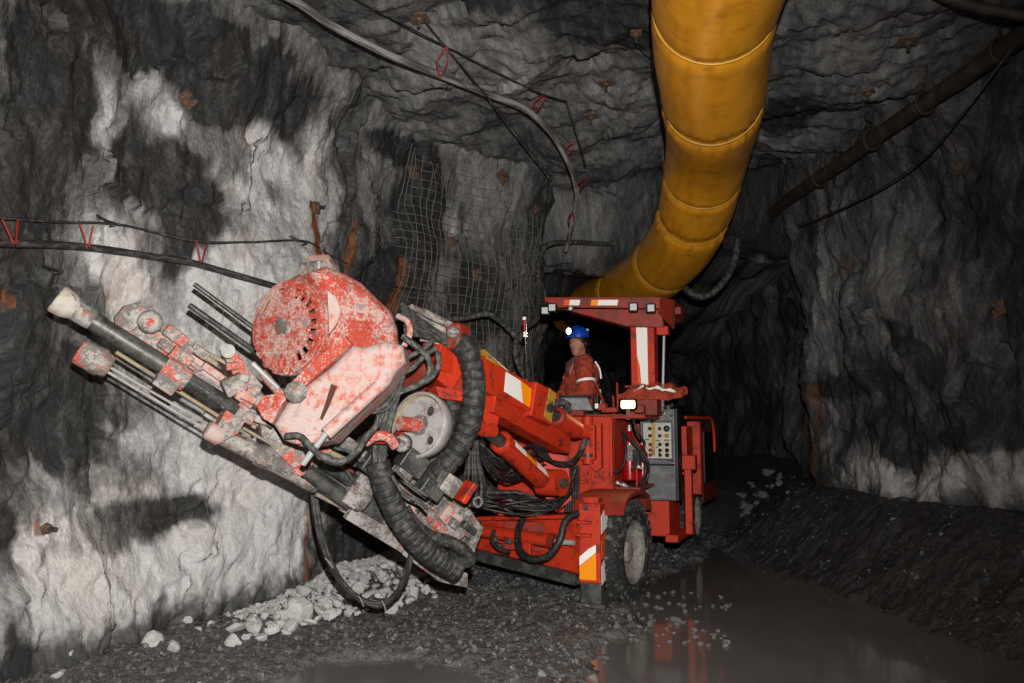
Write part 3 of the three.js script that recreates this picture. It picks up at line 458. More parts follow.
// ---------- pipes and cables ----------
const near = (w, px, py, off) => { const h = hit(w, px, py); return h.p.clone().addScaledVector(h.n, off); };
const camDir = (p, k) => p.clone().add(V(0, EYE, 0).sub(p).normalize().multiplyScalar(k));
{
  const pp = [at(1120, -28, 5.0), at(1024, 34, 5.9), at(962, 78, 6.55), at(900, 120, 7.4), at(845, 160, 8.5), at(792, 197, 10.1), at(764, 220, 11.6)];
  const pipe = thing('service_pipe', 'thick dark pipe running along the top of the right wall', 'pipe', V(4, 4, -8));
  part(pipe, 'pipe_run', hose(pp, 0.078, { seg: 16, per: 0.1 }), M.pipe);
  for (const [px, py, d] of [[1000, 50, 6.13], [925, 103, 7.02], [872, 140, 7.93], [820, 178, 9.2]]) {
    const p = at(px, py, d), t = new THREE.TorusGeometry(0.098, 0.014, 8, 24); t.rotateY(0.25); t.rotateX(0.1); t.translate(p.x, p.y, p.z); part(pipe, 'clamp_ring', t, M.pipe); part(pipe, 'hanger_chain', rod(p, V(p.x + 0.05, roofBase(p.x, p.z) + 0.1, p.z), 0.01, 0.01, 6), M.pipe);
  }
  single('service_pipe', hose([at(905, -22, 5.6), at(960, 2, 5.4), at(1040, 18, 5.2), at(1120, 34, 5.0)], 0.042, { seg: 12, per: 0.1 }), M.pipe, 'thin dark pipe crossing the top right corner under the roof', 'pipe');
  single('sagging_wire', hose([at(1012, 48, 6.0), at(975, 98, 6.2), at(930, 152, 6.9), at(885, 186, 7.8), at(830, 214, 9.0), at(800, 226, 9.9)], 0.011, { seg: 6, per: 0.1 }), M.cable, 'thin black wire sagging below the pipe across the right wall', 'wire');
  single('hanging_hose', hose([at(738, 240, 10.6), at(734, 262, 10.5), at(722, 284, 10.4), at(706, 296, 10.4), at(692, 294, 10.4), at(682, 284, 10.5), at(678, 272, 10.7)], 0.045, { seg: 10 }), M.hose, 'grey hose hanging in a loop right of the duct end', 'hose');
  // roof cable on its catenary wire
  const cab = [at(268, -14, 5.55), at(300, 4, 5.75), at(330, 24, 6.0), at(385, 53, 6.5), at(440, 75, 7.0), at(490, 95, 7.6), at(525, 109, 8.0), at(545, 126, 8.3), at(562, 150, 8.7), at(573, 175, 9.1), at(577, 196, 9.5), at(572, 225, 10), at(566, 250, 10.6)];
  single('power_cable', hose(cab, 0.033, { seg: 10, per: 0.06 }), M.cablePale, 'pale grey thick cable slung below the roof over the wall corner', 'cable');
  const wire = (pts, r, label, mat = M.cable) => single('support_wire', hose(pts, r, { seg: 5, per: 0.15, tension: 0.1 }), mat, label, 'wire');
  wire([at(348, -5, 5.9), at(445, 46, 6.8), at(545, 95, 7.9), at(566, 101, 8.2)], 0.009, 'taut support wire above the pale roof cable');
  wire([at(566, 101, 8.2), at(575, 130, 8.5), at(586, 166, 9.0)], 0.009, 'short support wire going down from the end of the roof wire');
  wire([at(424, 20, 6.6), at(445, 46, 6.85), at(490, 100, 7.5), at(550, 176, 8.9)], 0.009, 'thin wire crossing behind the roof cable down to the wall bolt');
  wire([at(550, 176, 8.9), at(546, 215, 9.6), at(541, 250, 10)], 0.008, 'thin wire hanging down the wall corner left of the tunnel mouth');
  const tie = (a, b, w, label) => { const m = a.clone().add(b).multiplyScalar(0.5); return single('cable_tie', hose([a, m.clone().add(V(-w, 0, 0.02)), b, m.clone().add(V(w, 0, 0.03)), a.clone().add(V(0.01, 0, 0))], 0.008, { seg: 5, per: 0.02 }), M.tie, label, 'cable tie'); };
  tie(at(446, 47, 6.8), at(440, 77, 6.95), 0.045, 'red tie holding the pale roof cable at the wire crossing');
  tie(at(544, 94, 7.9), at(533, 114, 8.1), 0.045, 'red tie on the roof cable where it starts to bend down');
  tie(at(573, 142, 8.7), at(564, 158, 8.8), 0.045, 'red tie on the falling end of the roof cable');
  tie(at(584, 178, 9.1), at(577, 192, 9.4), 0.035, 'red tie at the lower end of the roof cable near the bend');
  tie(at(572, 212, 9.7), at(570, 226, 10), 0.035, 'lowest red tie below the roof cable in the dark');
  // hose and wire on the left wall
  const lh = [[-40, 242], [0, 243], [40, 244], [75, 246], [110, 250], [150, 256], [185, 261], [215, 269], [250, 279], [283, 289], [320, 305], [360, 322]];
  const off = (px, py, k) => { const h = hit(LEFT, px, py); return at(px, py, h.d - k); };
  single('wall_hose', hose(lh.map(([x, y]) => off(x, y, 0.12)), 0.026, { seg: 10 }), M.cable, 'thick black hose slung along the left wall towards the drill head', 'hose');
  single('wall_wire', hose([[-20, 217], [0, 218], [60, 222], [115, 224], [150, 231], [195, 241], [250, 242], [304, 241], [330, 255], [370, 275], [390, 285], [440, 292], [490, 296], [505, 291], [518, 284]].map(([x, y]) => off(x, y, 0.1)), 0.009, { seg: 6, tension: 0.1 }), M.cable, 'thin black wire strung above the hose on the left wall', 'wire');
  for (const [x0, y0, x1, y1, xm, label] of [[2, 219, 15, 246, 18, 'red tie holding the wall hose at the left picture edge'], [80, 224, 88, 249, 93, 'red tie on the wall hose above the drill tip'], [196, 241, 201, 263, 208, 'red tie on the wall hose above the loose drill rods']]) {
    const A = off(x0, y0, 0.11), B = off(x1, y1, 0.16), C = off(xm, y0 + 1, 0.11); single('cable_tie', hose([A, A.clone().lerp(B, 0.5), B, B.clone().lerp(C, 0.5), C], 0.007, { seg: 5, per: 0.03, tension: 0.05 }), M.tie, label, 'cable tie');
  }
  for (const [x0, y0, x1, y1, label] of [[97, 215, 117, 224, 'short twisted wire end sticking up from the wall wire'], [42, 264, 63, 271, 'bent wire hook sticking out of the dark rock left'], [290, 236, 308, 243, 'wire knot at the rusty wall bolt']])
    single('wire_hook', hose([off(x0, y0, 0.1), off((x0 + x1) / 2, (y0 + y1) / 2 + 1, 0.14), off(x1, y1, 0.1), off((x0 + x1) / 2 + 3, y1 + 2, 0.13)], 0.008, { seg: 5 }), M.cable, label, 'wire');
  // hoses on the corner beside the tunnel mouth
  single('corner_hose', hose([at(395, 318, 8.2), at(430, 319, 8.6), at(465, 318, 8.9), at(488, 314, 9.0), at(500, 321, 9.1), at(513, 333, 9.2), at(518, 340, 9.2), at(526, 328, 9.3), at(537, 318, 9.6), at(538, 290, 10.1), at(539, 262, 10.3), at(546, 246, 10.4), at(570, 242, 10.7), at(605, 244, 11.2), at(642, 242, 11.6)], 0.034, { seg: 10 }), M.hose, 'grey hose looping round the wall corner and up to the duct', 'hose');
  single('corner_hose', hose([at(517, 338, 9.15), at(515, 352, 9.1), at(520, 368, 9.0), at(530, 384, 8.9), at(540, 396, 8.8)], 0.032, { seg: 10 }), M.hose, 'grey hose hanging from the corner down behind the boom', 'hose');
}
// ---------- rock bolts ----------
{
  const bolt = (p, n, size, label, twist) => {
    const o = thing('rock_bolt', label, 'rock bolt', p), x = Math.abs(n.y) > 0.8 ? V(1, 0, 0) : Y.clone().cross(n).normalize(), y = n.clone().cross(x).normalize();
    const g = new RoundedBoxGeometry(size, size, 0.018, 2, 0.006); g.rotateZ(twist); g.applyMatrix4(basis(x, y, n)); g.translate(p.x, p.y, p.z); part(o, 'bearing_plate', boxUV(g), M.rust);
    const a = p.clone().addScaledVector(n, 0.005), b = p.clone().addScaledVector(n, 0.035), c = p.clone().addScaledVector(n, 0.09);
    part(o, 'nut', rod(a, b, 0.032, 0.03, 6), M.rust); part(o, 'bolt_end', rod(b, c, 0.014, 0.014, 8), M.darkSteel);
  };
  for (const [px, py, s, tw, label] of [[182, 101, 0.13, 0.9, 'pale square bolt plate high on the dark left wall'], [312, 208, 0.11, 0.2, 'rusty bolt plate above the left rust streak'], [351, 224, 0.1, 0.1, 'rusty bolt plate above the middle rust streak'], [401, 263, 0.1, 0, 'rusty bolt plate above the rust streak under the mesh'], [410, 173, 0.15, 0.3, 'bolt plate in the dark upper left part of the mesh'], [501, 178, 0.17, 0.8, 'diamond shaped bolt plate on the right of the mesh'], [449, 243, 0.15, 0.2, 'orange bolt plate in the middle of the mesh'], [474, 276, 0.15, 0.3, 'bolt plate low in the mesh above the corner hose'], [38, 528, 0.06, 0.4, 'small rusty bolt in the pale rock lower left'], [533, 210, 0.12, 0.2, 'bolt plate on the wall corner by the tunnel mouth']]) {
    const h = hit(LEFT, px, py); bolt(h.p.clone().addScaledVector(h.n, 0.04), h.n, s, label, tw);
  }
  for (const [px, py, s, tw, label] of [[962, 168, 0.12, 0.2, 'bolt plate on the right wall below the pipe'], [828, 219, 0.12, 0.5, 'bolt plate on the right wall by the sagging wire'], [1003, 309, 0.15, 0.3, 'bolt plate on the right wall near the picture edge'], [853, 267, 0.12, 0.6, 'bolt plate in the middle of the right wall']]) { const h = hit(RIGHT, px, py); bolt(h.p.clone().addScaledVector(h.n, 0.05), h.n, s, label, tw); }
  for (const [px, py, s, tw, label] of [[419, 18, 0.17, 0.2, 'bolt plate on the roof where two wires start'], [606, 83, 0.15, 0.5, 'pale bolt plate on the roof left of the duct'], [591, 116, 0.14, 0.4, 'bolt plate with a dark stain on the roof'], [636, 33, 0.1, 0.1, 'small bolt plate in the dark roof patch by the duct'], [908, 41, 0.16, 0.3, 'bolt plate on the roof right of the duct'], [868, 92, 0.12, 0.6, 'small bolt plate on the roof above the dark pipe']]) {
    let p = onPlane(px, py, V(0, 5, 0), V(0, 1, 0)); for (let k = 0; k < 3; k++) { const y = roofBase(p.x, p.z) - 0.9 * relief(V(p.x, roofBase(p.x, p.z) * 0.3, p.z), 0.8, 90); p = onPlane(px, py, V(0, y - 0.04, 0), V(0, 1, 0)); } bolt(p, V(0, -1, 0), s, label, tw);
  }
}
// ---------- welded wire mesh on the wall ----------
{
  const c = hit(LEFT, 395, 160), e = hit(LEFT, 535, 200), s0 = hit(LEFT, 390, 200).s, s1 = e.s + 0.15, y0 = 2.2, y1 = c.y + 0.12;
  const o = thing('wire_mesh', 'welded wire mesh pinned over the wall beside the tunnel mouth', 'wire mesh', V(c.p.x, y0, c.p.z));
  const P = (s, y) => { const w = 0.02 * Math.sin(s * 4 + y * 2); return wallPoint(LEFT, s + w, y, 0).lerp(wallPoint(LEFT, s + w + 0.1, y + 0.1, 0), 0.3).addScaledVector(frame(LEFT, s).n, 0.085); };
  const step = 0.105, topY = (s) => y1 - 0.4 * smooth(s0 + 1.1, s1, s) + 0.06 * Math.sin(s * 5), leftS = (y) => s0 + 0.09 * Math.sin(y * 3) + (y < 2.9 ? -0.12 : 0);
  for (let s = s0; s < s1; s += step) { const pts = [], t = topY(s); for (let y = y0; y <= t + 0.001; y += (t - y0) / 18) pts.push(P(s, y)); part(o, 'vertical_wire', hose(pts, 0.0032, { seg: 4, per: 0.14 }), M.wire); }
  for (let y = y0; y < y1; y += step) { const pts = []; for (let s = leftS(y); s < s1; s += 0.13) { if (y > topY(s)) break; pts.push(P(s, y)); } if (pts.length > 2) part(o, 'horizontal_wire', hose(pts, 0.0032, { seg: 4, per: 0.14 }), M.wire); }
}

// ---------- the drilling rig ----------
const PSI = 22.6 * Math.PI / 180, FW = V(-Math.sin(PSI), 0, Math.cos(PSI)), SD = V(Math.cos(PSI), 0, Math.sin(PSI)), O0 = V(1.07, 0, -7.6);
const L = (a, b, h) => O0.clone().addScaledVector(FW, a).addScaledVector(SD, b).add(V(0, h, 0));     // a forward, b to the side with the panel, h up
const rig = thing('drill_rig', 'red single-boom underground drilling rig splashed with slurry', 'drilling rig', V(1.2, 0, -8.6));
const box = (name, a0, a1, b0, b1, h0, h1, mat, parent = rig, bev = 0.012, label) => part(parent, name, block(L((a0 + a1) / 2, (b0 + b1) / 2, (h0 + h1) / 2), Math.abs(b1 - b0), Math.abs(h1 - h0), Math.abs(a1 - a0), SD, Y, bev), mat, label);
// strip of tape that lies on a round barrel from a to b, on the side that looks along v
function shell(a, b, r, t0, t1, v, arc) {
  const d = b.clone().sub(a), len = d.length(), y = d.clone().normalize(), z = v.clone().addScaledVector(y, -v.dot(y)).normalize(), x = y.clone().cross(z).normalize();
  const g = new THREE.CylinderGeometry(r, r, len * (t1 - t0), 10, 1, true, -arc / 2, arc); g.translate(0, len * (t0 + t1) / 2, 0); g.applyMatrix4(basis(x, y, z)); g.translate(a.x, a.y, a.z); return g;
}
const boltHead = new THREE.CylinderGeometry(0.016, 0.016, 0.014, 6);
function bolts(parent, list, n, mat = M.darkSteel, scale = 1) { const q = new THREE.Quaternion().setFromUnitVectors(Y, n), b = ORIGIN.get(parent); for (const p of list) { const m = shade(new THREE.Mesh(boltHead, mat)); m.name = 'bolt'; m.position.copy(p).sub(b); m.quaternion.copy(q); m.scale.setScalar(scale); parent.add(m); } }
// wheels
function wheel(name, c, yaw, R = 0.46, W = 0.32, label) {
  // c: middle of the outer face; the axle points to the outside along n
  const n = V(Math.cos(yaw), 0, Math.sin(yaw)), to = c.clone().addScaledVector(n, -1);
  const prof = [[0.03, 0.26], [0.0, 0.29], [0.005, 0.34], [0.02, 0.4], [0.05, 0.435], [0.09, 0.445], [W - 0.09, 0.445], [W - 0.05, 0.435], [W - 0.02, 0.4], [W, 0.34], [W, 0.28], [W - 0.03, 0.26]].map(([t, r]) => [t, r * R / 0.46]);
  const tyre = turned(c, to, prof, 56), lugs = [], N = 34, q = new THREE.Quaternion().setFromUnitVectors(V(1, 0, 0), n);
  for (let i = 0; i < N; i++) for (const s of [-1, 1]) {
    const g = new RoundedBoxGeometry(W * 0.46, 0.03, 0.056, 1, 0.008); g.rotateY(s * 0.45); g.translate(s * W * 0.25, R * 0.97, 0); g.rotateX((i + (s > 0 ? 0.5 : 0)) * 2 * Math.PI / N);
    const e = new RoundedBoxGeometry(0.012, 0.06, 0.035, 1, 0.005); e.translate(s * (W * 0.47), R * 0.9, 0); e.rotateX((i + (s > 0 ? 0.5 : 0)) * 2 * Math.PI / N);
    for (const k of [g, e]) { k.applyQuaternion(q); k.translate(c.x - n.x * W / 2, c.y, c.z - n.z * W / 2); lugs.push(boxUV(k)); }
  }
  const t = part(rig, name, mergeGeometries([tyre, ...lugs].map((g) => { for (const k of Object.keys(g.attributes)) if (!['position', 'normal', 'uv'].includes(k)) g.deleteAttribute(k); return g; })), M.tyre, label);
  part(t, 'rim', turned(c, to, [[0.12, 0], [0.12, 0.1], [0.1, 0.12], [0.11, 0.2], [0.05, 0.235], [0.02, 0.26], [0.012, 0.275], [0.03, 0.28], [0.1, 0.26]].map(([a, r]) => [a, r * R / 0.46]), 40), M.mudRim);
  part(t, 'hub', turned(c.clone().addScaledVector(n, -0.13), c, [[0, 0.1], [0.06, 0.095], [0.075, 0.07], [0.08, 0]], 24), M.mudRim);
  for (let i = 0; i < 8; i++) { const a = i * Math.PI / 4, u = V(-n.z, 0, n.x), p = c.clone().addScaledVector(n, -0.112).addScaledVector(u, 0.155 * Math.cos(a)).add(V(0, 0.155 * Math.sin(a), 0)); bolts(t, [p], n, M.mudRim, 1.2); }
}
wheel('front_wheel', L(0.06, 0.1, 0.455), PSI + 0.12, 0.475, 0.34, 'muddy front tyre with dished rim'); wheel('front_wheel', L(-0.62, -1.3, 0.47), PSI + Math.PI, 0.475, 0.33);
wheel('rear_wheel', L(-3.4, 0.08, 0.46), PSI, 0.46, 0.32, 'rear tyre pale with dried mud'); wheel('rear_wheel', L(-3.46, -1.36, 0.46), PSI + Math.PI, 0.46, 0.32);
box('axle', -0.07, 0.07, -1.3, -0.2, 0.39, 0.53, M.darkSteel); box('axle', -3.53, -3.39, -1.3, -0.2, 0.39, 0.53, M.darkSteel);
// front bulkhead and side of the operator's bay
const bulk = box('bulkhead', -0.42, -0.3, -1.45, -0.2, 0.55, 1.71, M.red, rig, 0.015, 'red front bulkhead plate');
part(bulk, 'rim_flange', bar(L(-0.29, -0.22, 0.95), L(-0.29, -0.22, 1.7), 0.03, 0.05, FW), M.red);
part(bulk, 'top_flange', bar(L(-0.3, -1.45, 1.715), L(-0.3, -0.1, 1.715), 0.1, 0.02), M.redDull);
for (const h of [1.06, 1.14]) part(bulk, 'grip_bar', bar(L(-0.27, -0.64, h), L(-0.27, -0.46, h), 0.05, 0.03), M.red);
part(bulk, 'step_frame', bar(L(-0.285, -0.44, 0.86), L(-0.285, -0.44, 1.18), 0.03, 0.025, FW), M.red);
// swing hinge of the boom
const hinge = box('swing_hinge', -0.3, -0.12, -0.5, -0.34, 1.28, 1.62, M.red);
part(hinge, 'pin', rod(L(-0.16, -0.42, 1.24), L(-0.16, -0.42, 1.7), 0.055, 0.055, 20), M.red); part(hinge, 'washer', rod(L(-0.16, -0.42, 1.56), L(-0.16, -0.42, 1.59), 0.075, 0.075, 20), M.darkSteel); part(hinge, 'washer', rod(L(-0.16, -0.42, 1.31), L(-0.16, -0.42, 1.34), 0.075, 0.075, 20), M.darkSteel);
part(hinge, 'gusset', plate([L(-0.2, -0.35, 1.64), L(-0.2, -0.3, 1.64), L(-0.2, -0.3, 1.2), L(-0.2, -0.36, 1.16), L(-0.2, -0.46, 1.26), L(-0.2, -0.46, 1.3), L(-0.2, -0.35, 1.36)], 0.09), M.red);
// engine frame, side bay, deck
box('bay_floor', -0.42, -1.7, -1.45, -0.2, 0.72, 0.8, M.redDull);
box('bay_side', -0.42, -1.15, -0.32, -0.24, 0.55, 1.69, M.red);
box('far_side', -0.42, -2.4, -1.48, -1.42, 0.55, 1.5, M.redDull);
box('side_deck', -0.3, -1.95, -0.34, 0.12, 1.68, 1.72, M.redDull);
box('bay_rear', -1.7, -1.78, -1.45, 0.0, 0.55, 1.66, M.redDull);
box('chassis_beam', 0.35, -3.6, -1.1, -0.35, 0.45, 0.72, M.redDull);
box('engine_cover', -1.8, -5.1, -1.4, -0.25, 0.72, 1.58, M.black);
const rearBody = box('rear_body', -3.98, -5.25, -1.5, 0.06, 0.55, 1.62, M.redDull, rig, 0.05); part(rearBody, 'side_cover', block(L(-4.5, 0.07, 1.2), 0.03, 0.72, 0.95, SD), M.black);
box('lower_frame', -1.16, -1.75, -0.25, 0.16, 0.45, 0.86, M.red, rig, 0.015, 'red box frame below the control cabinet');
box('lower_rail', -1.1, -1.75, 0.12, 0.26, 0.4, 0.48, M.red);
box('corner_post', -1.45, -1.55, 0.27, 0.35, 0.45, 1.28, M.red);
box('corner_bracket', -1.42, -1.56, 0.2, 0.4, 1.14, 1.3, M.red);
const tank = box('side_tank', -2.05, -2.45, -0.15, 0.2, 1.05, 1.62, M.red); part(tank, 'cap', rod(L(-2.2, 0.0, 1.62), L(-2.2, 0.0, 1.67), 0.05, 0.045), M.amber);
box('upright_beam', -2.5, -2.62, 0.12, 0.28, 0.8, 1.68, M.red); part(rig, 'hand_rail', hose([L(-2.0, 0.2, 1.72), L(-2.5, 0.3, 1.72), L(-2.9, 0.36, 1.7), L(-3.05, 0.36, 1.55), L(-3.08, 0.36, 1.3)], 0.018), M.red);
part(rig, 'exhaust_cylinder', turned(L(-2.15, -0.32, 1.88), L(-2.15, 0.5, 1.88), [[0, 0], [0, 0.1], [0.02, 0.12], [0.36, 0.12], [0.38, 0.1], [0.38, 0]]), M.black); for (const b of [-0.2, -0.02]) part(rig, 'cylinder_band', rod(L(-2.15, b, 1.88), L(-2.15, b + 0.03, 1.88), 0.125, 0.125, 24), M.mudSteel);
// fender over the front wheel
{
  const pts = []; const arc = [[0.5, 0.86], [0.42, 0.93], [0.25, 0.985], [0, 1.0], [-0.3, 0.99], [-0.5, 0.93], [-0.58, 0.82]];
  const s = new THREE.Shape(); arc.forEach(([a, h], i) => (i ? s.lineTo(a, h) : s.moveTo(a, h))); [...arc].reverse().forEach(([a, h]) => s.lineTo(a * 0.97, h - 0.03));
  const g = new THREE.ExtrudeGeometry(s, { depth: 0.46, bevelEnabled: true, bevelSize: 0.006, bevelThickness: 0.006, bevelSegments: 1 }); g.translate(0, 0, -0.1); g.applyMatrix4(basis(FW, Y, SD.clone().negate())); g.translate(O0.x, 0, O0.z);
  part(rig, 'fender', boxUV(g), M.redDull, 'dark red curved fender above the front wheel');
}
// fire bottles and hoses in the side recess
const ext = part(rig, 'fire_bottle', turned(L(-0.62, -0.12, 1.06), L(-0.62, -0.12, 2), [[0, 0], [0, 0.07], [0.02, 0.078], [0.38, 0.078], [0.44, 0.05], [0.46, 0.03], [0.5, 0.03], [0.5, 0]]), M.redGloss, 'glossy dark red bottle in the side recess');
part(ext, 'valve', rod(L(-0.62, -0.12, 1.56), L(-0.62, -0.12, 1.62), 0.022, 0.014), M.chrome); part(ext, 'label_patch', shell(L(-0.62, -0.12, 1.06), L(-0.62, -0.12, 2.06), 0.0795, 0.2, 0.36, V(0.2, 0, 1), 1.4), M.mudSteel);
const ext2 = part(rig, 'fire_bottle', turned(L(-0.84, -0.04, 1.02), L(-0.84, -0.04, 2), [[0, 0], [0, 0.05], [0.02, 0.056], [0.3, 0.056], [0.35, 0.03], [0.4, 0.02], [0.4, 0]]), M.redGloss); part(ext2, 'valve', rod(L(-0.84, -0.04, 1.42), L(-0.84, -0.04, 1.5), 0.018, 0.012), M.chrome);
part(rig, 'recess_shelf', bar(L(-0.35, -0.1, 1.0), L(-1.1, -0.1, 1.0), 0.3, 0.03), M.redDull);
part(rig, 'recess_post', bar(L(-0.5, -0.02, 1.0), L(-0.5, -0.02, 1.4), 0.02, 0.02, FW), M.red);
for (const pts of [[[611, 472], [610, 476], [618, 482], [630, 487], [642, 486], [648, 475], [647, 460], [640, 450], [632, 440]], [[632, 470], [638, 455], [645, 445], [636, 430], [633, 418]], [[622, 430], [630, 440], [640, 452], [646, 470], [640, 484]], [[614, 474], [622, 468], [626, 452], [624, 436]]]) part(rig, 'hydraulic_hose', hose(pts.map(([x, y], i) => at(x, y, 7.95 + 0.03 * (i % 3))), 0.014, { seg: 7 }), M.rubber);
part(rig, 'valve_body', block(at(637, 458, 8.05), 0.07, 0.16, 0.08, SD), M.black);
for (const [x, y] of [[616, 482], [622, 484], [637, 466]]) part(rig, 'hose_fitting', turned(at(x, y, 7.93), at(x + 6, y + 3, 7.93), [[0, 0], [0, 0.02], [0.03, 0.02], [0.03, 0.014], [0.06, 0.014], [0.06, 0]], 8), M.chrome);
// control cabinet
{
  const cab = box('control_cabinet', -1.0, -1.2, -0.1, 0.27, 0.84, 1.79, M.grey, rig, 0.012, 'grey control cabinet on the side of the rig');
  const f = -0.995, Pc = (u, h, o = 0) => L(f + o, -0.1 + u * 0.37, h);
  part(cab, 'cabinet_side', box('cabinet_side', -1.0, -1.22, 0.265, 0.3, 0.84, 1.8, M.black).geometry.clone().translate(rig.position.x, rig.position.y, rig.position.z), M.black); rig.remove(rig.children[rig.children.length - 1]);
  part(cab, 'panel_trim', block(Pc(0.5, 1.46, 0.004), 0.325, 0.4, 0.012, SD), new THREE.MeshPhysicalMaterial({ name: 'blue panel edge', color: 0x24405e, roughness: 0.5 }));
  part(cab, 'panel_face', block(Pc(0.5, 1.46, 0.01), 0.3, 0.375, 0.014, SD), M.beige, 'beige control panel with knobs and gauges');
  part(cab, 'head_strip', block(Pc(0.5, 1.72, 0.006), 0.34, 0.1, 0.014, SD), M.grey); part(cab, 'lower_door', block(Pc(0.5, 1.02, 0.006), 0.35, 0.32, 0.014, SD), M.grey); part(cab, 'seam_strip', block(Pc(0.5, 1.21, 0.008), 0.36, 0.02, 0.02, SD), M.black);
  const knob = (u, h, r, mat, name) => part(cab, name, turned(Pc(u, h, 0.012), Pc(u, h, 1), [[0, r], [0.012, r], [0.016, r * 0.8], [0.03, r * 0.72], [0.032, 0]], 18), mat);
  const blue = new THREE.MeshPhysicalMaterial({ name: 'blue knob plastic', color: 0x25324a, roughness: 0.4 }), yl = new THREE.MeshPhysicalMaterial({ name: 'yellow knob ring', color: 0xb98a2a, roughness: 0.5 }), rd = new THREE.MeshPhysicalMaterial({ name: 'red knob plastic', color: 0x7d2420, roughness: 0.4 });
  for (const h of [1.585, 1.51, 1.42, 1.36, 1.31]) for (const u of [0.3, 0.58, 0.78]) knob(u, h, u > 0.7 && h > 1.55 ? 0.034 : u > 0.7 ? 0.022 : 0.019, h < 1.56 && h > 1.5 && u > 0.7 ? yl : h > 1.5 ? blue : u < 0.4 ? rd : M.black, h > 1.55 ? 'gauge' : 'knob');
  for (const [u, h] of [[0.5, 1.46], [0.56, 1.46], [0.72, 1.465], [0.78, 1.465], [0.84, 1.465], [0.5, 1.39], [0.2, 1.47], [0.25, 1.47], [0.56, 1.33]]) knob(u, h, 0.008, rd, 'button');
  part(cab, 'lever', bar(Pc(0.44, 1.66, 0.07), Pc(0.42, 1.31, 0.07), 0.035, 0.014, FW), M.yellow); part(cab, 'lever_boot', turned(Pc(0.42, 1.72, 0), Pc(0.42, 1.66, 0.1), [[0, 0], [0, 0.05], [0.06, 0.035], [0.12, 0.018], [0.12, 0]], 14), M.black);
  for (const u of [0.6, 0.66, 0.72]) part(cab, 'indicator', turned(Pc(u, 1.745, 0.01), Pc(u, 1.745, 1), [[0, 0.008], [0.01, 0.008], [0.012, 0]], 10), M.white);
  for (const [u, h] of [[0.92, 1.72], [0.82, 1.26], [0.9, 1.1], [0.92, 1.25]]) part(cab, 'latch', block(Pc(u, h, 0.016), 0.03, 0.02, 0.015, SD), M.darkSteel);
}
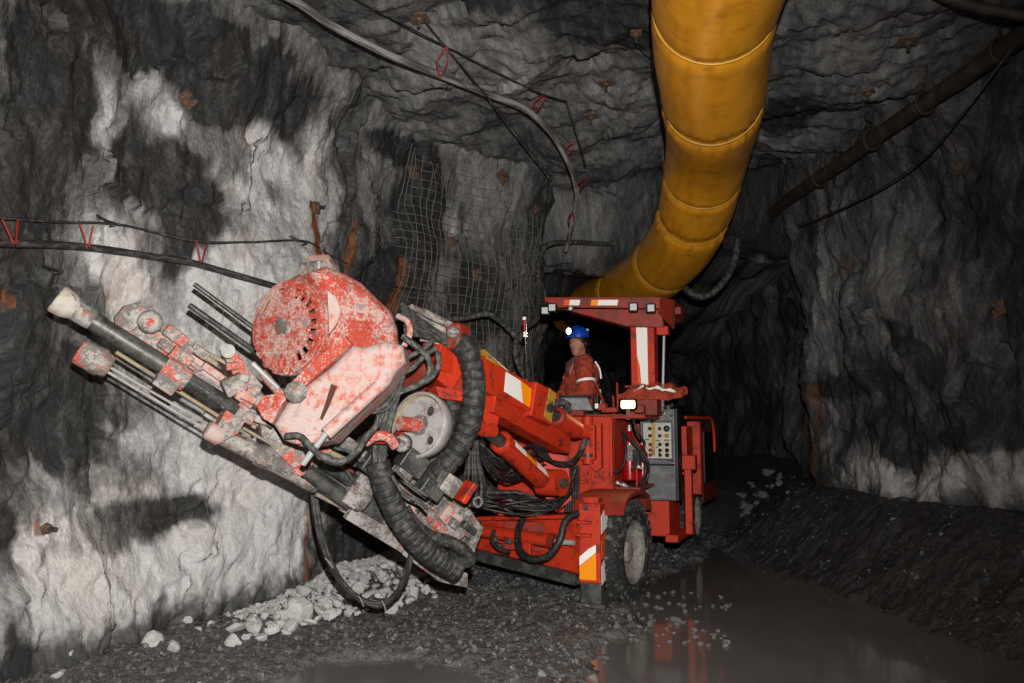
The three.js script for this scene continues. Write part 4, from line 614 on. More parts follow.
// front apron with the stabiliser post
{
  const b0 = at(580, 579, 7.25), b1 = at(474, 553, 8.15), t0 = at(580, 516, 7.25), t1 = at(482, 518, 8.1);
  const ap = part(rig, 'apron', plate([b0, b1, t1, t0], 0.12, 0.01), M.red, 'red front apron between the wheels');
  const dir = b1.clone().sub(b0).normalize(), out = V(-dir.z, 0, dir.x).normalize(); if (out.z < 0) out.negate();
  const up = (p, k) => p.clone().addScaledVector(out, k);
  part(ap, 'bottom_beam', bar(up(b0, 0.03), up(b1, 0.03), 0.1, 0.1), M.darkSteel);
  part(ap, 'top_lip', bar(up(t0, 0.02), up(t1, 0.02), 0.12, 0.035), M.red);
  part(ap, 'tray', plate([t0, t1, L(-0.3, -1.3, t1.y), L(-0.3, -0.25, t0.y)], 0.03), M.redDull);
  const cy = at(484, 530, 7.95), cz = at(560, 541, 7.32); part(ap, 'jack_barrel', rod(up(cy, 0.06), up(cz, 0.06), 0.06, 0.06, 20), M.red); part(ap, 'jack_rod', rod(up(cz, 0.06), up(at(578, 542, 7.2), 0.06), 0.025, 0.025, 16), M.chrome); part(ap, 'barrel_collar', rod(up(cz, 0.06).lerp(up(cy, 0.06), 0.06), up(cz, 0.06), 0.07, 0.07, 20), M.redDull);
  part(ap, 'bracket', block(up(at(530, 548, 7.5), 0.03), 0.1, 0.18, 0.06, dir), M.red);
  const post = part(rig, 'stabiliser_post', block(at(590, 543, 7.12).addScaledVector(FW, -0.1), 0.2, 0.68, 0.24, SD, Y, 0.014), M.red, 'red stabiliser post with striped tape beside the front wheel');
  const pc = at(590, 543, 7.12).addScaledVector(FW, -0.1), Pp = (u, h, o) => pc.clone().addScaledVector(SD, u * 0.1).addScaledVector(FW, 0.121 + o).add(V(0, h, 0));
  const Ps = (u, h, o = 0.001) => pc.clone().addScaledVector(SD, 0.101 + o).addScaledVector(FW, u * 0.12).add(V(0, h, 0));
  part(post, 'tape_amber', plate([Pp(-0.9, -0.31, 0.004), Pp(0.6, -0.31, 0.004), Pp(0.6, -0.08, 0.004), Pp(-0.9, -0.2, 0.004)], 0.003, 0), M.amber); part(post, 'tape_white', plate([Pp(-0.9, -0.195, 0.004), Pp(0.6, -0.075, 0.004), Pp(0.6, -0.01, 0.004), Pp(-0.1, -0.05, 0.004), Pp(-0.9, -0.12, 0.004)], 0.003, 0), M.white);
  for (const [h0, h1, m, nm] of [[0.33, 0.13, M.white, 'tape_white'], [0.12, -0.08, M.orangeTape, 'tape_orange'], [-0.09, -0.3, M.white, 'tape_white']]) part(post, nm, plate([Ps(-0.8, h0, 0.004), Ps(0.85, h0 - 0.1, 0.004), Ps(0.85, h1 - 0.05, 0.004), Ps(-0.8, h1, 0.004)], 0.003, 0), m);
  for (const h of [0.18, 0.07]) part(post, 'rib', bar(Pp(-1, h, 0.03), Pp(0.3, h, 0.03), 0.06, 0.025), M.red);
  part(post, 'eye', rod(Pp(-0.3, 0.3, 0), Pp(-0.3, 0.3, 0.02), 0.02), M.darkSteel); part(post, 'top_cap', block(pc.clone().add(V(0, 0.36, 0)), 0.14, 0.06, 0.16, SD), M.red);
  const foot = part(rig, 'stabiliser_foot', block(pc.clone().setY(0.16), 0.19, 0.22, 0.19, SD), M.darkSteel); part(foot, 'foot_plate', block(pc.clone().setY(0.06), 0.27, 0.04, 0.26, SD), M.darkSteel);
  // big looped hose in front of the apron, and the hoses that lie on the tray
  part(rig, 'loop_hose', hose([at(578, 513, 7.15), at(566, 520, 7.1), at(560, 540, 7.05), at(548, 556, 7.08), at(532, 559, 7.15), at(520, 550, 7.3), at(518, 532, 7.45), at(524, 516, 7.6), at(528, 505, 7.7)], 0.032, { seg: 10 }), M.rubber, 'thick black hose in a loop over the apron');
  part(rig, 'hose_stub', hose([at(494, 530, 7.6), at(492, 540, 7.55), at(498, 548, 7.5), at(510, 552, 7.45)], 0.02), M.rubber);
  for (const [x, y] of [[505, 545], [515, 540], [500, 538]]) part(ap, 'fitting', block(up(at(x, y, 7.65), 0.08), 0.07, 0.05, 0.05, dir), M.darkSteel);
}
for (let i = 0; i < 14; i++) { const k = i / 13, w = () => rr(-7, 7); part(rig, 'hydraulic_hose', hose([at(462 + 10 * rnd(), 478 + 34 * k + w(), rr(7.0, 7.3)), at(488 + w(), 492 + 14 * k + w(), rr(7.1, 7.4)), at(522 + w(), 494 + 16 * k + w(), rr(7.25, 7.5)), at(552 + w(), 500 + 8 * k + w() * 0.7, rr(7.4, 7.6)), at(568 + 4 * k, 490 + w(), 7.65), at(572 + w() * 0.5, 468 + 6 * k, 7.75)], rr(0.01, 0.017), { seg: 6, per: 0.06 }), i % 4 === 1 ? M.hose : M.rubber); }
for (let i = 0; i < 6; i++) part(rig, 'hydraulic_hose', hose([at(568 + i * 2, 466, 7.8), at(567 + i * 2.2, 490, 7.72), at(566 + i * 2.2, 512, 7.66)], 0.014, { seg: 6 }), M.rubber);
for (let i = 0; i < 12; i++) { const k = i / 11; part(rig, 'hydraulic_hose', hose([at(476 + rr(-4, 6), 436 + 14 * k, 7.0), at(500 + rr(-6, 6), 462 + 18 * k + rr(-8, 8), 7.2), at(520 + rr(-8, 8), 450 + 30 * k, 7.5), at(545 + rr(-5, 10), 440 + 30 * k, 7.7), at(565 + rr(-5, 5), 448 + 10 * k, 7.75)], 0.013, { seg: 6, per: 0.06 }), i % 5 === 2 ? M.hose : M.rubber); }
for (let i = 0; i < 4; i++) part(rig, 'hydraulic_hose', hose([at(532 + i * 3, 436, 7.2), at(536 + i * 3, 450, 7.3), at(548 + i * 2, 460 + i, 7.4), at(570, 462 + i, 7.5), at(580 + i, 450, 7.6), at(584 + i, 436, 7.6)], 0.015, { seg: 7 }), M.rubber);
// boom
{
  const a = at(538, 406, 7.0), b = at(430, 352, 5.95), bm = part(rig, 'upper_boom', bar(a, b, 0.2, 0.25, Y, 0.015), M.red, 'red box boom with striped tape');
  const dir = b.clone().sub(a).normalize(), sd = Y.clone().cross(dir).normalize(); if (sd.z < 0) sd.negate(); const u = dir.clone().cross(sd).normalize(); if (u.y < 0) u.negate();
  const S = (t, h, o = 0.103) => a.clone().addScaledVector(dir, t).addScaledVector(u, h).addScaledVector(sd, o);
  part(bm, 'end_box', block(S(0.1, -0.01, 0.02), 0.3, 0.3, 0.24, dir, Y, 0.015), M.red); part(bm, 'pin', rod(S(0.03, -0.03, 0.1), S(0.03, -0.03, 0.17), 0.04), M.darkSteel); part(bm, 'pin_plate', plate([S(-0.04, 0.12, 0.145), S(0.06, 0.14, 0.145), S(0.08, -0.12, 0.145), S(-0.04, -0.14, 0.145)], 0.03), M.yellow);
  part(bm, 'tape_white', plate([S(0.62, 0.1, 0.106), S(0.42, 0.09, 0.106), S(0.34, -0.08, 0.106), S(0.6, -0.06, 0.106)], 0.004, 0), M.white); part(bm, 'tape_amber', plate([S(0.41, 0.09, 0.106), S(0.26, 0.07, 0.106), S(0.24, -0.09, 0.106), S(0.33, -0.08, 0.106)], 0.004, 0), M.amber);
  for (const t of [0.32, 0.5, 0.9]) part(bm, 'weld_rib', bar(S(t, 0.13, -0.08), S(t, 0.13, 0.1), 0.03, 0.02), M.redDull);
  const c0 = at(545, 409, 7.02), c1 = at(556, 416, 7.15), c2 = at(576, 430, 7.42);
  const cy = part(rig, 'boom_cylinder', rod(c1, c2, 0.085, 0.085, 24), M.red, 'red hydraulic cylinder from the hinge to the boom'); part(cy, 'piston_rod', rod(c0, c1, 0.055, 0.055), M.darkSteel); part(cy, 'gland', turned(c1, c2, [[-0.01, 0.06], [-0.01, 0.09], [0.04, 0.093], [0.04, 0.085]]), M.redDull); part(cy, 'end_eye', rod(at(574, 431, 7.48), at(588, 432, 7.55), 0.065), M.red);
  const lo = part(rig, 'lower_boom', bar(at(562, 443, 7.45), at(486, 400, 6.45), 0.18, 0.2, Y, 0.014), M.red); part(lo, 'stiffener', bar(at(556, 434, 7.4), at(505, 412, 6.7), 0.2, 0.03), M.redDull);
  part(lo, 'lug', plate([at(483, 405, 6.4), at(500, 412, 6.5), at(497, 426, 6.5), at(491, 434, 6.45), at(483, 430, 6.42), at(480, 418, 6.4)], 0.1), M.red);
  // lift cylinder with its tape
  const l0 = at(488, 431, 6.45), l1 = at(501, 442, 6.62), l2 = at(541, 479, 7.2), lc = part(rig, 'lift_cylinder', rod(l1, l2, 0.085, 0.085, 24), M.red, 'red lift cylinder with white and orange tape');
  part(lc, 'piston_rod', rod(l0, l1, 0.055, 0.055), M.darkSteel); part(lc, 'gland', turned(l1, l2, [[-0.02, 0.06], [-0.02, 0.095], [0.05, 0.095], [0.05, 0.085]]), M.red); part(lc, 'rod_eye', rod(at(482, 430, 6.5), at(494, 430, 6.42), 0.055), M.red);
  const v = V(0.25, 0.75, 1); part(lc, 'tape_white', shell(l1, l2, 0.0875, 0.12, 0.4, v, 0.75), M.white); part(lc, 'tape_amber', shell(l1, l2, 0.0875, 0.41, 0.66, v, 0.75), M.amber); part(lc, 'tape_white', shell(l1, l2, 0.0875, 0.67, 0.93, v, 0.75), M.white); part(lc, 'tape_amber', shell(l1, l2, 0.0875, 0.94, 0.98, v, 0.75), M.amber);
  const pv = part(rig, 'pivot_ear', rod(at(541, 482, 7.4), at(562, 483, 7.26), 0.12, 0.12, 28), M.red); part(pv, 'pin', rod(at(562, 483, 7.26), at(565, 483, 7.24), 0.045), M.darkSteel);
  part(rig, 'ear_frame', plate([at(545, 452, 7.65), at(568, 456, 7.65), at(572, 500, 7.65), at(556, 512, 7.65), at(540, 490, 7.65)], 0.12), M.red);
  part(rig, 'yellow_cylinder', rod(at(480, 356, 6.9), at(512, 384, 7.2), 0.07, 0.07, 20), M.yellow, 'worn yellow cylinder behind the boom'); part(rig, 'hook_bar', hose([at(505, 378, 6.9), at(512, 376, 6.9), at(517, 380, 6.9), at(517, 388, 6.9)], 0.012), M.mudSteel);
}
// canopy over the operator
{
  const A = at(545, 299, 8.35), B = at(660, 299, 8.0), C = B.clone().addScaledVector(FW, -1.0).addScaledVector(SD, 0.05), D = A.clone().addScaledVector(FW, -1.0); C.y = B.y + 0.02; D.y = A.y + 0.02;
  const dn = (p, k) => p.clone().setY(p.y - k), E = B.clone().addScaledVector(FW, -0.22).addScaledVector(SD, 0.1);
  const roof = part(rig, 'canopy', plate([A, B, E, C, D].map((p) => dn(p, 0.03)), 0.05, 0.008), M.redDull, 'dark red canopy roof with reflective strips');
  const front = B.clone().sub(A).normalize(), out = V(-front.z, 0, front.x); if (out.z < 0) out.negate(); const q = (t, h, o = 0) => A.clone().lerp(B, t).addScaledVector(out, o).add(V(0, h, 0));
  part(roof, 'front_fascia', plate([q(0.02, 0.0, 0.02), q(1, 0, 0.02), q(1, -0.1, 0.02), q(0.12, -0.09, 0.02), q(0.03, -0.05, 0.02)], 0.04, 0.006), M.redDull);
  part(roof, 'side_fascia', plate([B, E, dn(E, 0.28), dn(B, 0.14)], 0.03, 0.004), M.redDull); part(roof, 'rear_side', plate([E, C, dn(C, 0.12), dn(E, 0.24)], 0.03, 0.004), M.redDull);
  part(roof, 'cantilever', plate([q(0.14, -0.09, -0.1), q(1, -0.09, -0.1), q(1.02, -0.28, -0.1), q(0.7, -0.27, -0.1), q(0.45, -0.19, -0.1)], 0.32, 0.01), M.redDull);
  for (const [t0, t1, m, n] of [[0.23, 0.32, M.white, 'tape_white'], [0.18, 0.23, M.orangeTape, 'tape_orange'], [0.42, 0.48, M.amber, 'tape_amber'], [0.48, 0.65, M.white, 'tape_white']]) part(roof, n, plate([q(t0, -0.012, 0.024), q(t1, -0.012, 0.024), q(t1 - 0.01, -0.07, 0.024), q(t0 - 0.01, -0.07, 0.024)], 0.004, 0), m);
  for (const [px, py, d] of [[545.5, 311, 8.25], [552.5, 308, 8.2], [633.5, 307.5, 7.95], [651, 308.5, 7.9]]) {
    const c = at(px, py, d), z = FW.clone().lerp(V(0, 0, 1), 0.5).normalize(), x = Y.clone().cross(z).normalize();
    const l = part(roof, 'roof_lamp', block(c, 0.095, 0.095, 0.08, x, Y, 0.016), M.black, 'small square lamp, switched off'); void l;
    part(roof, 'lamp_lens', block(c.clone().addScaledVector(z, 0.035), 0.068, 0.068, 0.02, x, Y, 0.006), M.lens);
  }
  const ml = at(570.5, 308.5, 8.1); part(roof, 'marker_lamp', new THREE.SphereGeometry(0.022, 14, 10).translate(ml.x, ml.y, ml.z), M.lens); part(roof, 'corner_tab', block(at(677, 311, 8.25), 0.09, 0.08, 0.06, SD), M.redDull); part(roof, 'socket_box', block(at(663, 331, 8.15), 0.12, 0.09, 0.1, SD), M.red);
  // pillar
  const p0 = at(645, 386, 8.3), p1 = p0.clone().setY(B.y - 0.2), pl = part(rig, 'canopy_pillar', bar(p0, p1, 0.25, 0.18, FW, 0.012), M.red, 'red canopy pillar with a wide white reflective strip');
  const pc = (u, h) => p0.clone().addScaledVector(SD, u).addScaledVector(FW, 0.094).setY(h), h0 = p0.y, h1 = at(645, 327, 8.2).y;
  part(pl, 'tape_white', plate([pc(-0.06, h1), pc(0.055, h1), pc(0.055, h0), pc(-0.015, h0), pc(-0.03, mix(h0, h1, 0.35)), pc(-0.055, mix(h0, h1, 0.5))], 0.004, 0), M.white); part(pl, 'tape_orange', plate([pc(-0.06, mix(h0, h1, 0.58)), pc(-0.035, mix(h0, h1, 0.36)), pc(-0.02, h0), pc(-0.05, h0 + 0.04)], 0.004, 0), M.orangeTape);
  part(pl, 'gusset', plate([pc(-0.04, h1 + 0.2), pc(0.01, h1 + 0.2), pc(0.04, h1 + 0.02), pc(-0.05, h1 + 0.02)], 0.05), M.tan); part(pl, 'foot_flange', block(p0.clone().setY(p0.y - 0.01), 0.36, 0.03, 0.3, SD), M.redDull); part(pl, 'pedestal', block(p0.clone().setY((p0.y + 1.72) / 2), 0.3, p0.y - 1.72, 0.26, SD), M.redDull);
  part(rig, 'gas_strut', rod(at(664, 336, 8.15), at(663, 384, 8.1), 0.014), M.chrome); part(rig, 'gas_strut_end', rod(at(663, 384, 8.1), at(662.5, 412, 8.08), 0.017), M.mudSteel);
  for (const [x, y0, y1] of [[617, 383, 412], [613, 396, 416]]) part(rig, 'guard_rod', rod(at(x, y0, 8.15), at(x + 1, y1, 8.1), 0.012), M.redDull);
}
// work lamp on the deck
{
  const c = at(628, 404.5, 7.95), z = FW.clone().lerp(V(0, 0, 1), 0.6).normalize(), x = Y.clone().cross(z).normalize();
  const lamp = part(rig, 'work_lamp', block(c.clone().addScaledVector(z, -0.03), 0.185, 0.12, 0.08, x, Y, 0.03), M.black, 'lit work lamp'); part(lamp, 'lamp_bracket', bar(c.clone().add(V(0, -0.15, 0)), c.clone().add(V(0, -0.05, 0)), 0.04, 0.02, FW), M.mudSteel);
  part(lamp, 'lit_lens', block(c.clone().addScaledVector(z, 0.012), 0.145, 0.085, 0.05, x, Y, 0.022), new THREE.MeshPhysicalMaterial({ name: 'lit lamp glass', color: 0xfff2d8, emissive: 0xffd9a0, emissiveIntensity: 1.7, roughness: 0.3 }));
  const pl = new THREE.SpotLight(0xffc887, 1.6, 0, 1.35, 0.8, 2); pl.name = 'work_lamp_light'; pl.position.copy(c).addScaledVector(z, 0.05); pl.target.position.copy(c).addScaledVector(z, 3).add(V(0, -0.6, 0)); pl.castShadow = true; pl.shadow.radius = 2.5; scene.add(pl, pl.target);
}
// things on the deck in front of the operator
part(rig, 'console', plate([at(561, 397, 8.0), at(588, 397, 8.0), at(594, 411, 8.0), at(556, 411, 8.0)], 0.26, 0.015), M.grey, 'grey lever console in front of the operator'); part(rig, 'console_cap', bar(at(560, 396, 7.97), at(590, 396, 8.0), 0.14, 0.02), M.black);
part(rig, 'deck_post', rod(at(596, 384, 8.25), at(606, 408, 8.15), 0.012), M.redDull);
for (const [x, y, w, h] of [[597, 403, 0.05, 0.14], [602, 407, 0.1, 0.07], [575, 413, 0.2, 0.06], [610, 410, 0.16, 0.05], [640, 409, 0.1, 0.08]]) part(rig, 'deck_fitting', block(at(x, y, 8.0), w, h, 0.1, SD), x === 597 ? M.black : M.redDull);
part(rig, 'deck_tag', block(at(596.5, 406, 7.93), 0.035, 0.05, 0.01, SD), M.white);
part(rig, 'cable_heap', hose([at(545, 402, 7.7), at(552, 404, 7.7), at(562, 402, 7.75), at(570, 408, 7.75), at(560, 412, 7.7), at(548, 408, 7.7)], 0.035), M.hose);
// whip with a reflective tip
{ const w = part(rig, 'whip', rod(at(528, 404, 7.7), at(525, 336, 7.7), 0.006, 0.005, 8), M.black, 'thin whip with red and white reflective tip'); part(w, 'tip_red', rod(at(525, 332, 7.7), at(524.3, 320, 7.7), 0.017), M.tie); part(w, 'tip_white', rod(at(525, 337, 7.7), at(525, 332, 7.7), 0.019), M.white); part(w, 'tip_white', rod(at(524.3, 320, 7.7), at(524.2, 317, 7.7), 0.017), M.white); }

// ---------- feed beam, drill head and hose bundles of the rig ----------
{
  const A = at(62, 300, 4.75), B = at(465, 575, 6.35), e1 = B.clone().sub(A).normalize(), toCam = V(0, EYE, 0).sub(A.clone().lerp(B, 0.5)).normalize();
  const e3 = toCam.clone().addScaledVector(e1, -toCam.dot(e1)).normalize(), e2 = e3.clone().cross(e1).normalize();   // e1 along the feed to its rear, e2 up across it, e3 to the viewer
  const F = (px, py, k = 0) => onPlane(px, py, A.clone().addScaledVector(e3, k), e3);
  const tubeF = (name, x0, y0, x1, y1, r, mat, k = 0, label, parent = rig) => part(parent, name, rod(F(x0, y0, k), F(x1, y1, k), r, r, 22), mat, label);
  const blockF = (name, px, py, l, h, w, mat, k = 0, parent = rig, turn = 0, label) => { const x = e1.clone().multiplyScalar(Math.cos(turn)).addScaledVector(e2, Math.sin(turn)), y = e3.clone().cross(x); return part(parent, name, block(F(px, py, k), l, h, w, x, y, 0.012), mat, label); };
  const plateF = (name, pts, thick, mat, k = 0, parent = rig, label) => part(parent, name, plate(pts.map(([x, y]) => F(x, y, k)), thick, 0.007), mat, label);
  // stinger
  const a0 = F(56, 298, 0.06), a1 = F(233, 408, 0.06), st = part(rig, 'stinger_tube', turned(a0, a1, [[0.1, 0.05], [0.16, 0.058], [0.24, 0.056], [0.25, 0.061], [0.29, 0.061], [0.3, 0.056], [0.42, 0.058], [0.78, 0.058], [0.8, 0.052], [1.25, 0.052], [1.25, 0]]), M.darkSteel, 'dark stinger tube at the front of the feed');
  part(st, 'muzzle', turned(a0, a1, [[0, 0], [0.004, 0.06], [0, 0.066], [0.0, 0.084], [0.015, 0.09], [0.07, 0.085], [0.1, 0.074], [0.13, 0.06], [0.13, 0.05]]), M.muzzle, 'blunt pale muzzle caked in slurry'); part(st, 'muzzle_collar', turned(a0, a1, [[0.12, 0.058], [0.125, 0.066], [0.22, 0.062], [0.235, 0.057]]), M.mudSteel);
  const ring = part(rig, 'stinger_clamp', turned(F(163, 366, 0.06), F(184, 379, 0.06), [[0, 0.056], [0, 0.078], [0.1, 0.082], [0.17, 0.078], [0.17, 0.056]]), M.slurryGrey, 'red clamp ring round the stinger'); part(ring, 'ear', block(F(166, 383, 0.08), 0.14, 0.1, 0.1, e1, e2), M.mudSteel); part(ring, 'ear', block(F(180, 358, 0.02), 0.14, 0.1, 0.1, e1, e2), M.slurryGrey); part(ring, 'pin', rod(F(178, 377, 0.12), F(178, 377, 0.16), 0.018), M.darkSteel);
  // lower nozzle and guide rods
  const n0 = F(78, 351, 0.0), n1 = F(108, 366, 0.0), nz = part(rig, 'rod_guide', turned(n0, n1, [[0.16, 0.05], [0.02, 0.062], [0, 0.066], [0, 0.074], [0.02, 0.08], [0.1, 0.084], [0.14, 0.082], [0.2, 0.07], [0.21, 0]]), M.slurryGrey, 'hollow red rod guide nozzle'); part(nz, 'strap', turned(n0, n1, [[0.1, 0.083], [0.1, 0.09], [0.15, 0.09], [0.15, 0.083]]), M.mudSteel);
  tubeF('guide_rod', 108, 366, 214, 428, 0.009, M.paleSteel, 0.0); tubeF('guide_rod', 106, 371, 212, 433, 0.009, M.paleSteel, -0.02); tubeF('guide_rod', 116, 352, 250, 436, 0.013, M.tan, -0.05);
  // upper channel of the feed
  const ch = part(rig, 'feed_channel', bar(F(124, 322, -0.1), F(330, 462, -0.1), 0.12, 0.15, e2), M.slurryGrey, 'red feed channel spattered with slurry');
  part(ch, 'rail', bar(F(128, 308, -0.04), F(252, 378, -0.04), 0.03, 0.025, e2), M.tan); part(ch, 'rail', bar(F(118, 334, -0.04), F(256, 428, -0.04), 0.03, 0.025, e2), M.tan); part(ch, 'web_plate', bar(F(170, 346, -0.035), F(238, 391, -0.035), 0.01, 0.07, e2), M.slurryPale);
  const nose = plateF('nose_plate', [[114, 318], [124, 306], [140, 302], [150, 312], [140, 326], [126, 334], [116, 330]], 0.12, M.mudSteel, -0.02); part(nose, 'nose_lip', bar(F(112, 338, 0), F(130, 350, 0), 0.09, 0.06, e2), M.mudSteel);
  const rl = part(rig, 'guide_roller', turned(F(150, 322, -0.03), F(150, 322, 0.2), [[0, 0], [0, 0.072], [0.03, 0.076], [0.06, 0.07], [0.075, 0.05], [0.08, 0]]), M.mudSteel); part(rl, 'hub', rod(F(150, 322, 0.045), F(150, 322, 0.06), 0.026), M.slurry);
  for (const [x, y, l, h, m] of [[176, 336, 0.16, 0.08, M.slurryGrey], [186, 349, 0.09, 0.07, M.mudSteel], [200, 352, 0.12, 0.06, M.slurryGrey], [213, 372, 0.16, 0.05, M.slurryPale], [165, 346, 0.09, 0.06, M.mudSteel]]) blockF('channel_block', x, y, l, h, 0.07, m, -0.01);
  // front centraliser bracket
  const cb = plateF('centraliser', [[222, 352], [233, 345], [240, 356], [250, 370], [263, 386], [258, 398], [247, 406], [240, 398], [236, 380]], 0.12, M.slurryGrey, 0.06, rig, 'red centraliser bracket');
  plateF('jaw', [[247, 400], [252, 411], [238, 434], [224, 441], [214, 433], [226, 410]], 0.14, M.slurryGrey, 0.1, cb); part(cb, 'jaw_end', turned(F(206, 429, 0.05), F(222, 437, 0.05), [[0, 0], [0, 0.05], [0.02, 0.062], [0.1, 0.064], [0.13, 0.04]]), M.slurryPale); blockF('nut_block', 234, 385, 0.12, 0.14, 0.09, M.mudSteel, 0.1, cb, -0.5); part(cb, 'boss', rod(F(228, 351, 0.08), F(228, 351, 0.14), 0.045), M.darkSteel); part(cb, 'pivot_bolt', rod(F(239, 414, 0.1), F(239, 414, 0.13), 0.02), M.darkSteel); part(cb, 'jaw_rod', rod(F(252, 363, 0.1), F(278, 388, 0.1), 0.018), M.chrome); part(cb, 'rod_sleeve', rod(F(262, 372, 0.08), F(282, 396, 0.08), 0.028), M.slurry);
  blockF('centraliser_block', 245, 398, 0.13, 0.08, 0.1, M.slurryPale, 0.1); blockF('centraliser_block', 258, 402, 0.08, 0.1, 0.08, M.mudSteel, 0.06); blockF('centraliser_block', 270, 408, 0.14, 0.12, 0.1, M.slurry, 0.02);
  for (const [x, y, l, h, w, m, k, t] of [[262, 420, 0.1, 0.05, 0.05, M.paleSteel, 0.09, 0.3], [250, 418, 0.06, 0.08, 0.06, M.slurryGrey, 0.08, 0.1], [222, 402, 0.07, 0.06, 0.05, M.mudSteel, 0.08, 0], [232, 366, 0.08, 0.05, 0.06, M.slurryGrey, 0.09, 0.8], [284, 412, 0.12, 0.05, 0.05, M.slurryPale, 0.1, 0.5], [270, 424, 0.05, 0.05, 0.05, M.darkSteel, 0.1, 0], [244, 378, 0.06, 0.05, 0.05, M.paleSteel, 0.13, 0.4], [196, 366, 0.09, 0.03, 0.04, M.slurryGrey, 0.0, 0], [210, 360, 0.12, 0.03, 0.04, M.tan, 0.0, 0], [140, 348, 0.12, 0.05, 0.05, M.slurryGrey, 0.0, 0], [128, 342, 0.08, 0.05, 0.06, M.mudSteel, 0.02, 0]]) blockF('feed_fitting', x, y, l, h, w, m, k, rig, t);
  for (const pts of [[[268, 396], [276, 402], [282, 412], [280, 424]], [[240, 398], [252, 404], [262, 410], [272, 410]], [[318, 452], [332, 458], [346, 470], [356, 484]], [[334, 448], [350, 452], [366, 462], [378, 478]]]) part(rig, 'hydraulic_hose', hose(pts.map(([x, y]) => F(x, y, 0.14)), 0.012, { seg: 7 }), M.hose);
  // loose drill rods behind
  part(rig, 'drill_steel', rod(at(194, 284, 5.5), at(262, 334, 5.75), 0.017), M.darkSteel); part(rig, 'drill_steel', rod(at(189, 305, 5.4), at(262, 356, 5.7), 0.02), M.darkSteel);
  // thick feed cylinder below the hopper
  const fc = part(rig, 'feed_cylinder', turned(F(222, 436, -0.02), F(308, 478, -0.02), [[0, 0], [0, 0.06], [0.26, 0.066], [0.27, 0.078], [0.36, 0.08], [0.37, 0.07], [0.6, 0.072], [0.62, 0.08], [0.74, 0.08], [0.76, 0.05], [0.76, 0]]), M.mudSteel, 'grey slurry-caked feed cylinder'); part(fc, 'cap', rod(F(300, 470, 0.05), F(300, 470, 0.09), 0.04), M.slurry);
  const sk = plateF('skid_plate', [[258, 408], [276, 400], [300, 420], [320, 446], [312, 466], [296, 470], [276, 452], [262, 436]], 0.12, M.slurryGrey, 0.05); part(sk, 'eye', rod(F(276, 436, 0.05), F(276, 436, 0.075), 0.03), M.darkSteel); part(sk, 'slot', bar(F(243, 428, 0.06), F(282, 450, 0.06), 0.01, 0.02, e2), M.tan); part(sk, 'eye', rod(F(288, 438, 0.05), F(288, 438, 0.08), 0.022), M.mudSteel); plateF('rear_cheek', [[292, 436], [316, 440], [322, 458], [314, 474], [298, 478], [288, 462]], 0.18, M.mudSteel, 0.02, sk);
  // dark rails and cylinders to the rear
  tubeF('rear_tube', 304, 470, 350, 503, 0.062, M.darkSteel, 0.02); tubeF('rear_tube', 322, 461, 366, 489, 0.052, M.darkSteel, 0.04); tubeF('feed_rail', 316, 494, 440, 556, 0.016, M.tan, -0.02); tubeF('feed_rail', 340, 508, 440, 560, 0.018, M.mudSteel, -0.06); tubeF('feed_rail', 330, 452, 470, 520, 0.018, M.tan, -0.04);
  part(rig, 'feed_beam', bar(F(296, 456, -0.12), F(456, 552, -0.12), 0.16, 0.2, e2), M.darkSteel, 'dark steel feed beam');
  const yk = part(rig, 'rear_yoke', turned(F(352, 492, 0.03), F(374, 506, 0.03), [[0, 0], [0, 0.07], [0.03, 0.1], [0.1, 0.104], [0.13, 0.08], [0.14, 0]]), M.mudSteel); blockF('yoke_plate', 356, 490, 0.12, 0.24, 0.12, M.mudSteel, 0.04, yk);
  part(rig, 'drain_rod', rod(at(327, 432, 4.86), at(303, 464, 4.9), 0.02), M.chrome, 'bright chromed rod'); part(rig, 'tilt_cylinder', rod(at(379, 386, 4.98), at(326, 434, 4.86), 0.042), M.slurryPale, 'pink slurry-covered tilt cylinder');
  // rear carriage with its blocks
  const cr = plateF('rear_carriage', [[404, 486], [424, 476], [470, 510], [484, 528], [474, 554], [452, 548], [424, 530], [408, 512]], 0.2, M.mudSteel, 0.0, rig, 'grey muddy carriage at the rear of the feed');
  for (let i = 0; i < 30; i++) { const t = rnd(), v = rr(-1, 1), x = mix(412, 470, t) - v * 10, y = mix(492, 534, t) + v * 13; blockF('carriage_block', x, y, rr(0.04, 0.14), rr(0.03, 0.07), rr(0.03, 0.09), [M.mudSteel, M.mudSteel, M.slurryPale, M.darkSteel, M.slurry][i % 5], 0.03, cr, rr(-0.1, 0.1) + (i % 3 ? 0 : 1.57)); }
  part(cr, 'carriage_rail', bar(F(420, 476, 0.03), F(470, 512, 0.03), 0.03, 0.03, e2), M.tan); part(cr, 'carriage_rail', bar(F(412, 470, 0), F(462, 505, 0), 0.04, 0.05, e2), M.redDull); part(cr, 'end_plate', plate([F(482, 526, 0.03), F(474, 556, 0.03), F(468, 552, 0.03), F(474, 524, 0.03)], 0.2), M.mudSteel);
  // perforated tray
  const slots = []; for (let i = 0; i < 5; i++) { const t = 0.08 + i * 0.175, X = (u, v) => F(mix(404, 462, t + u) + v * -6, mix(536, 586, t + u) + v * 9 - 5, -0.02); slots.push([X(0, 0), X(0.1, 0), X(0.1, 0.5), X(0, 0.5)]); }
  part(rig, 'hose_tray', plate([F(384, 512, -0.02), F(402, 524, -0.02), F(424, 548, -0.02), F(468, 574, -0.02), F(468, 588, -0.02), F(440, 582, -0.02), F(404, 556, -0.02), F(384, 530, -0.02)], 0.05, 0.005, slots), M.mudSteel, 'slotted muddy tray under the big hose');
  part(rig, 'tray_bracket', bar(F(348, 512, -0.02), F(404, 546, -0.02), 0.08, 0.1, e2), M.mudSteel);

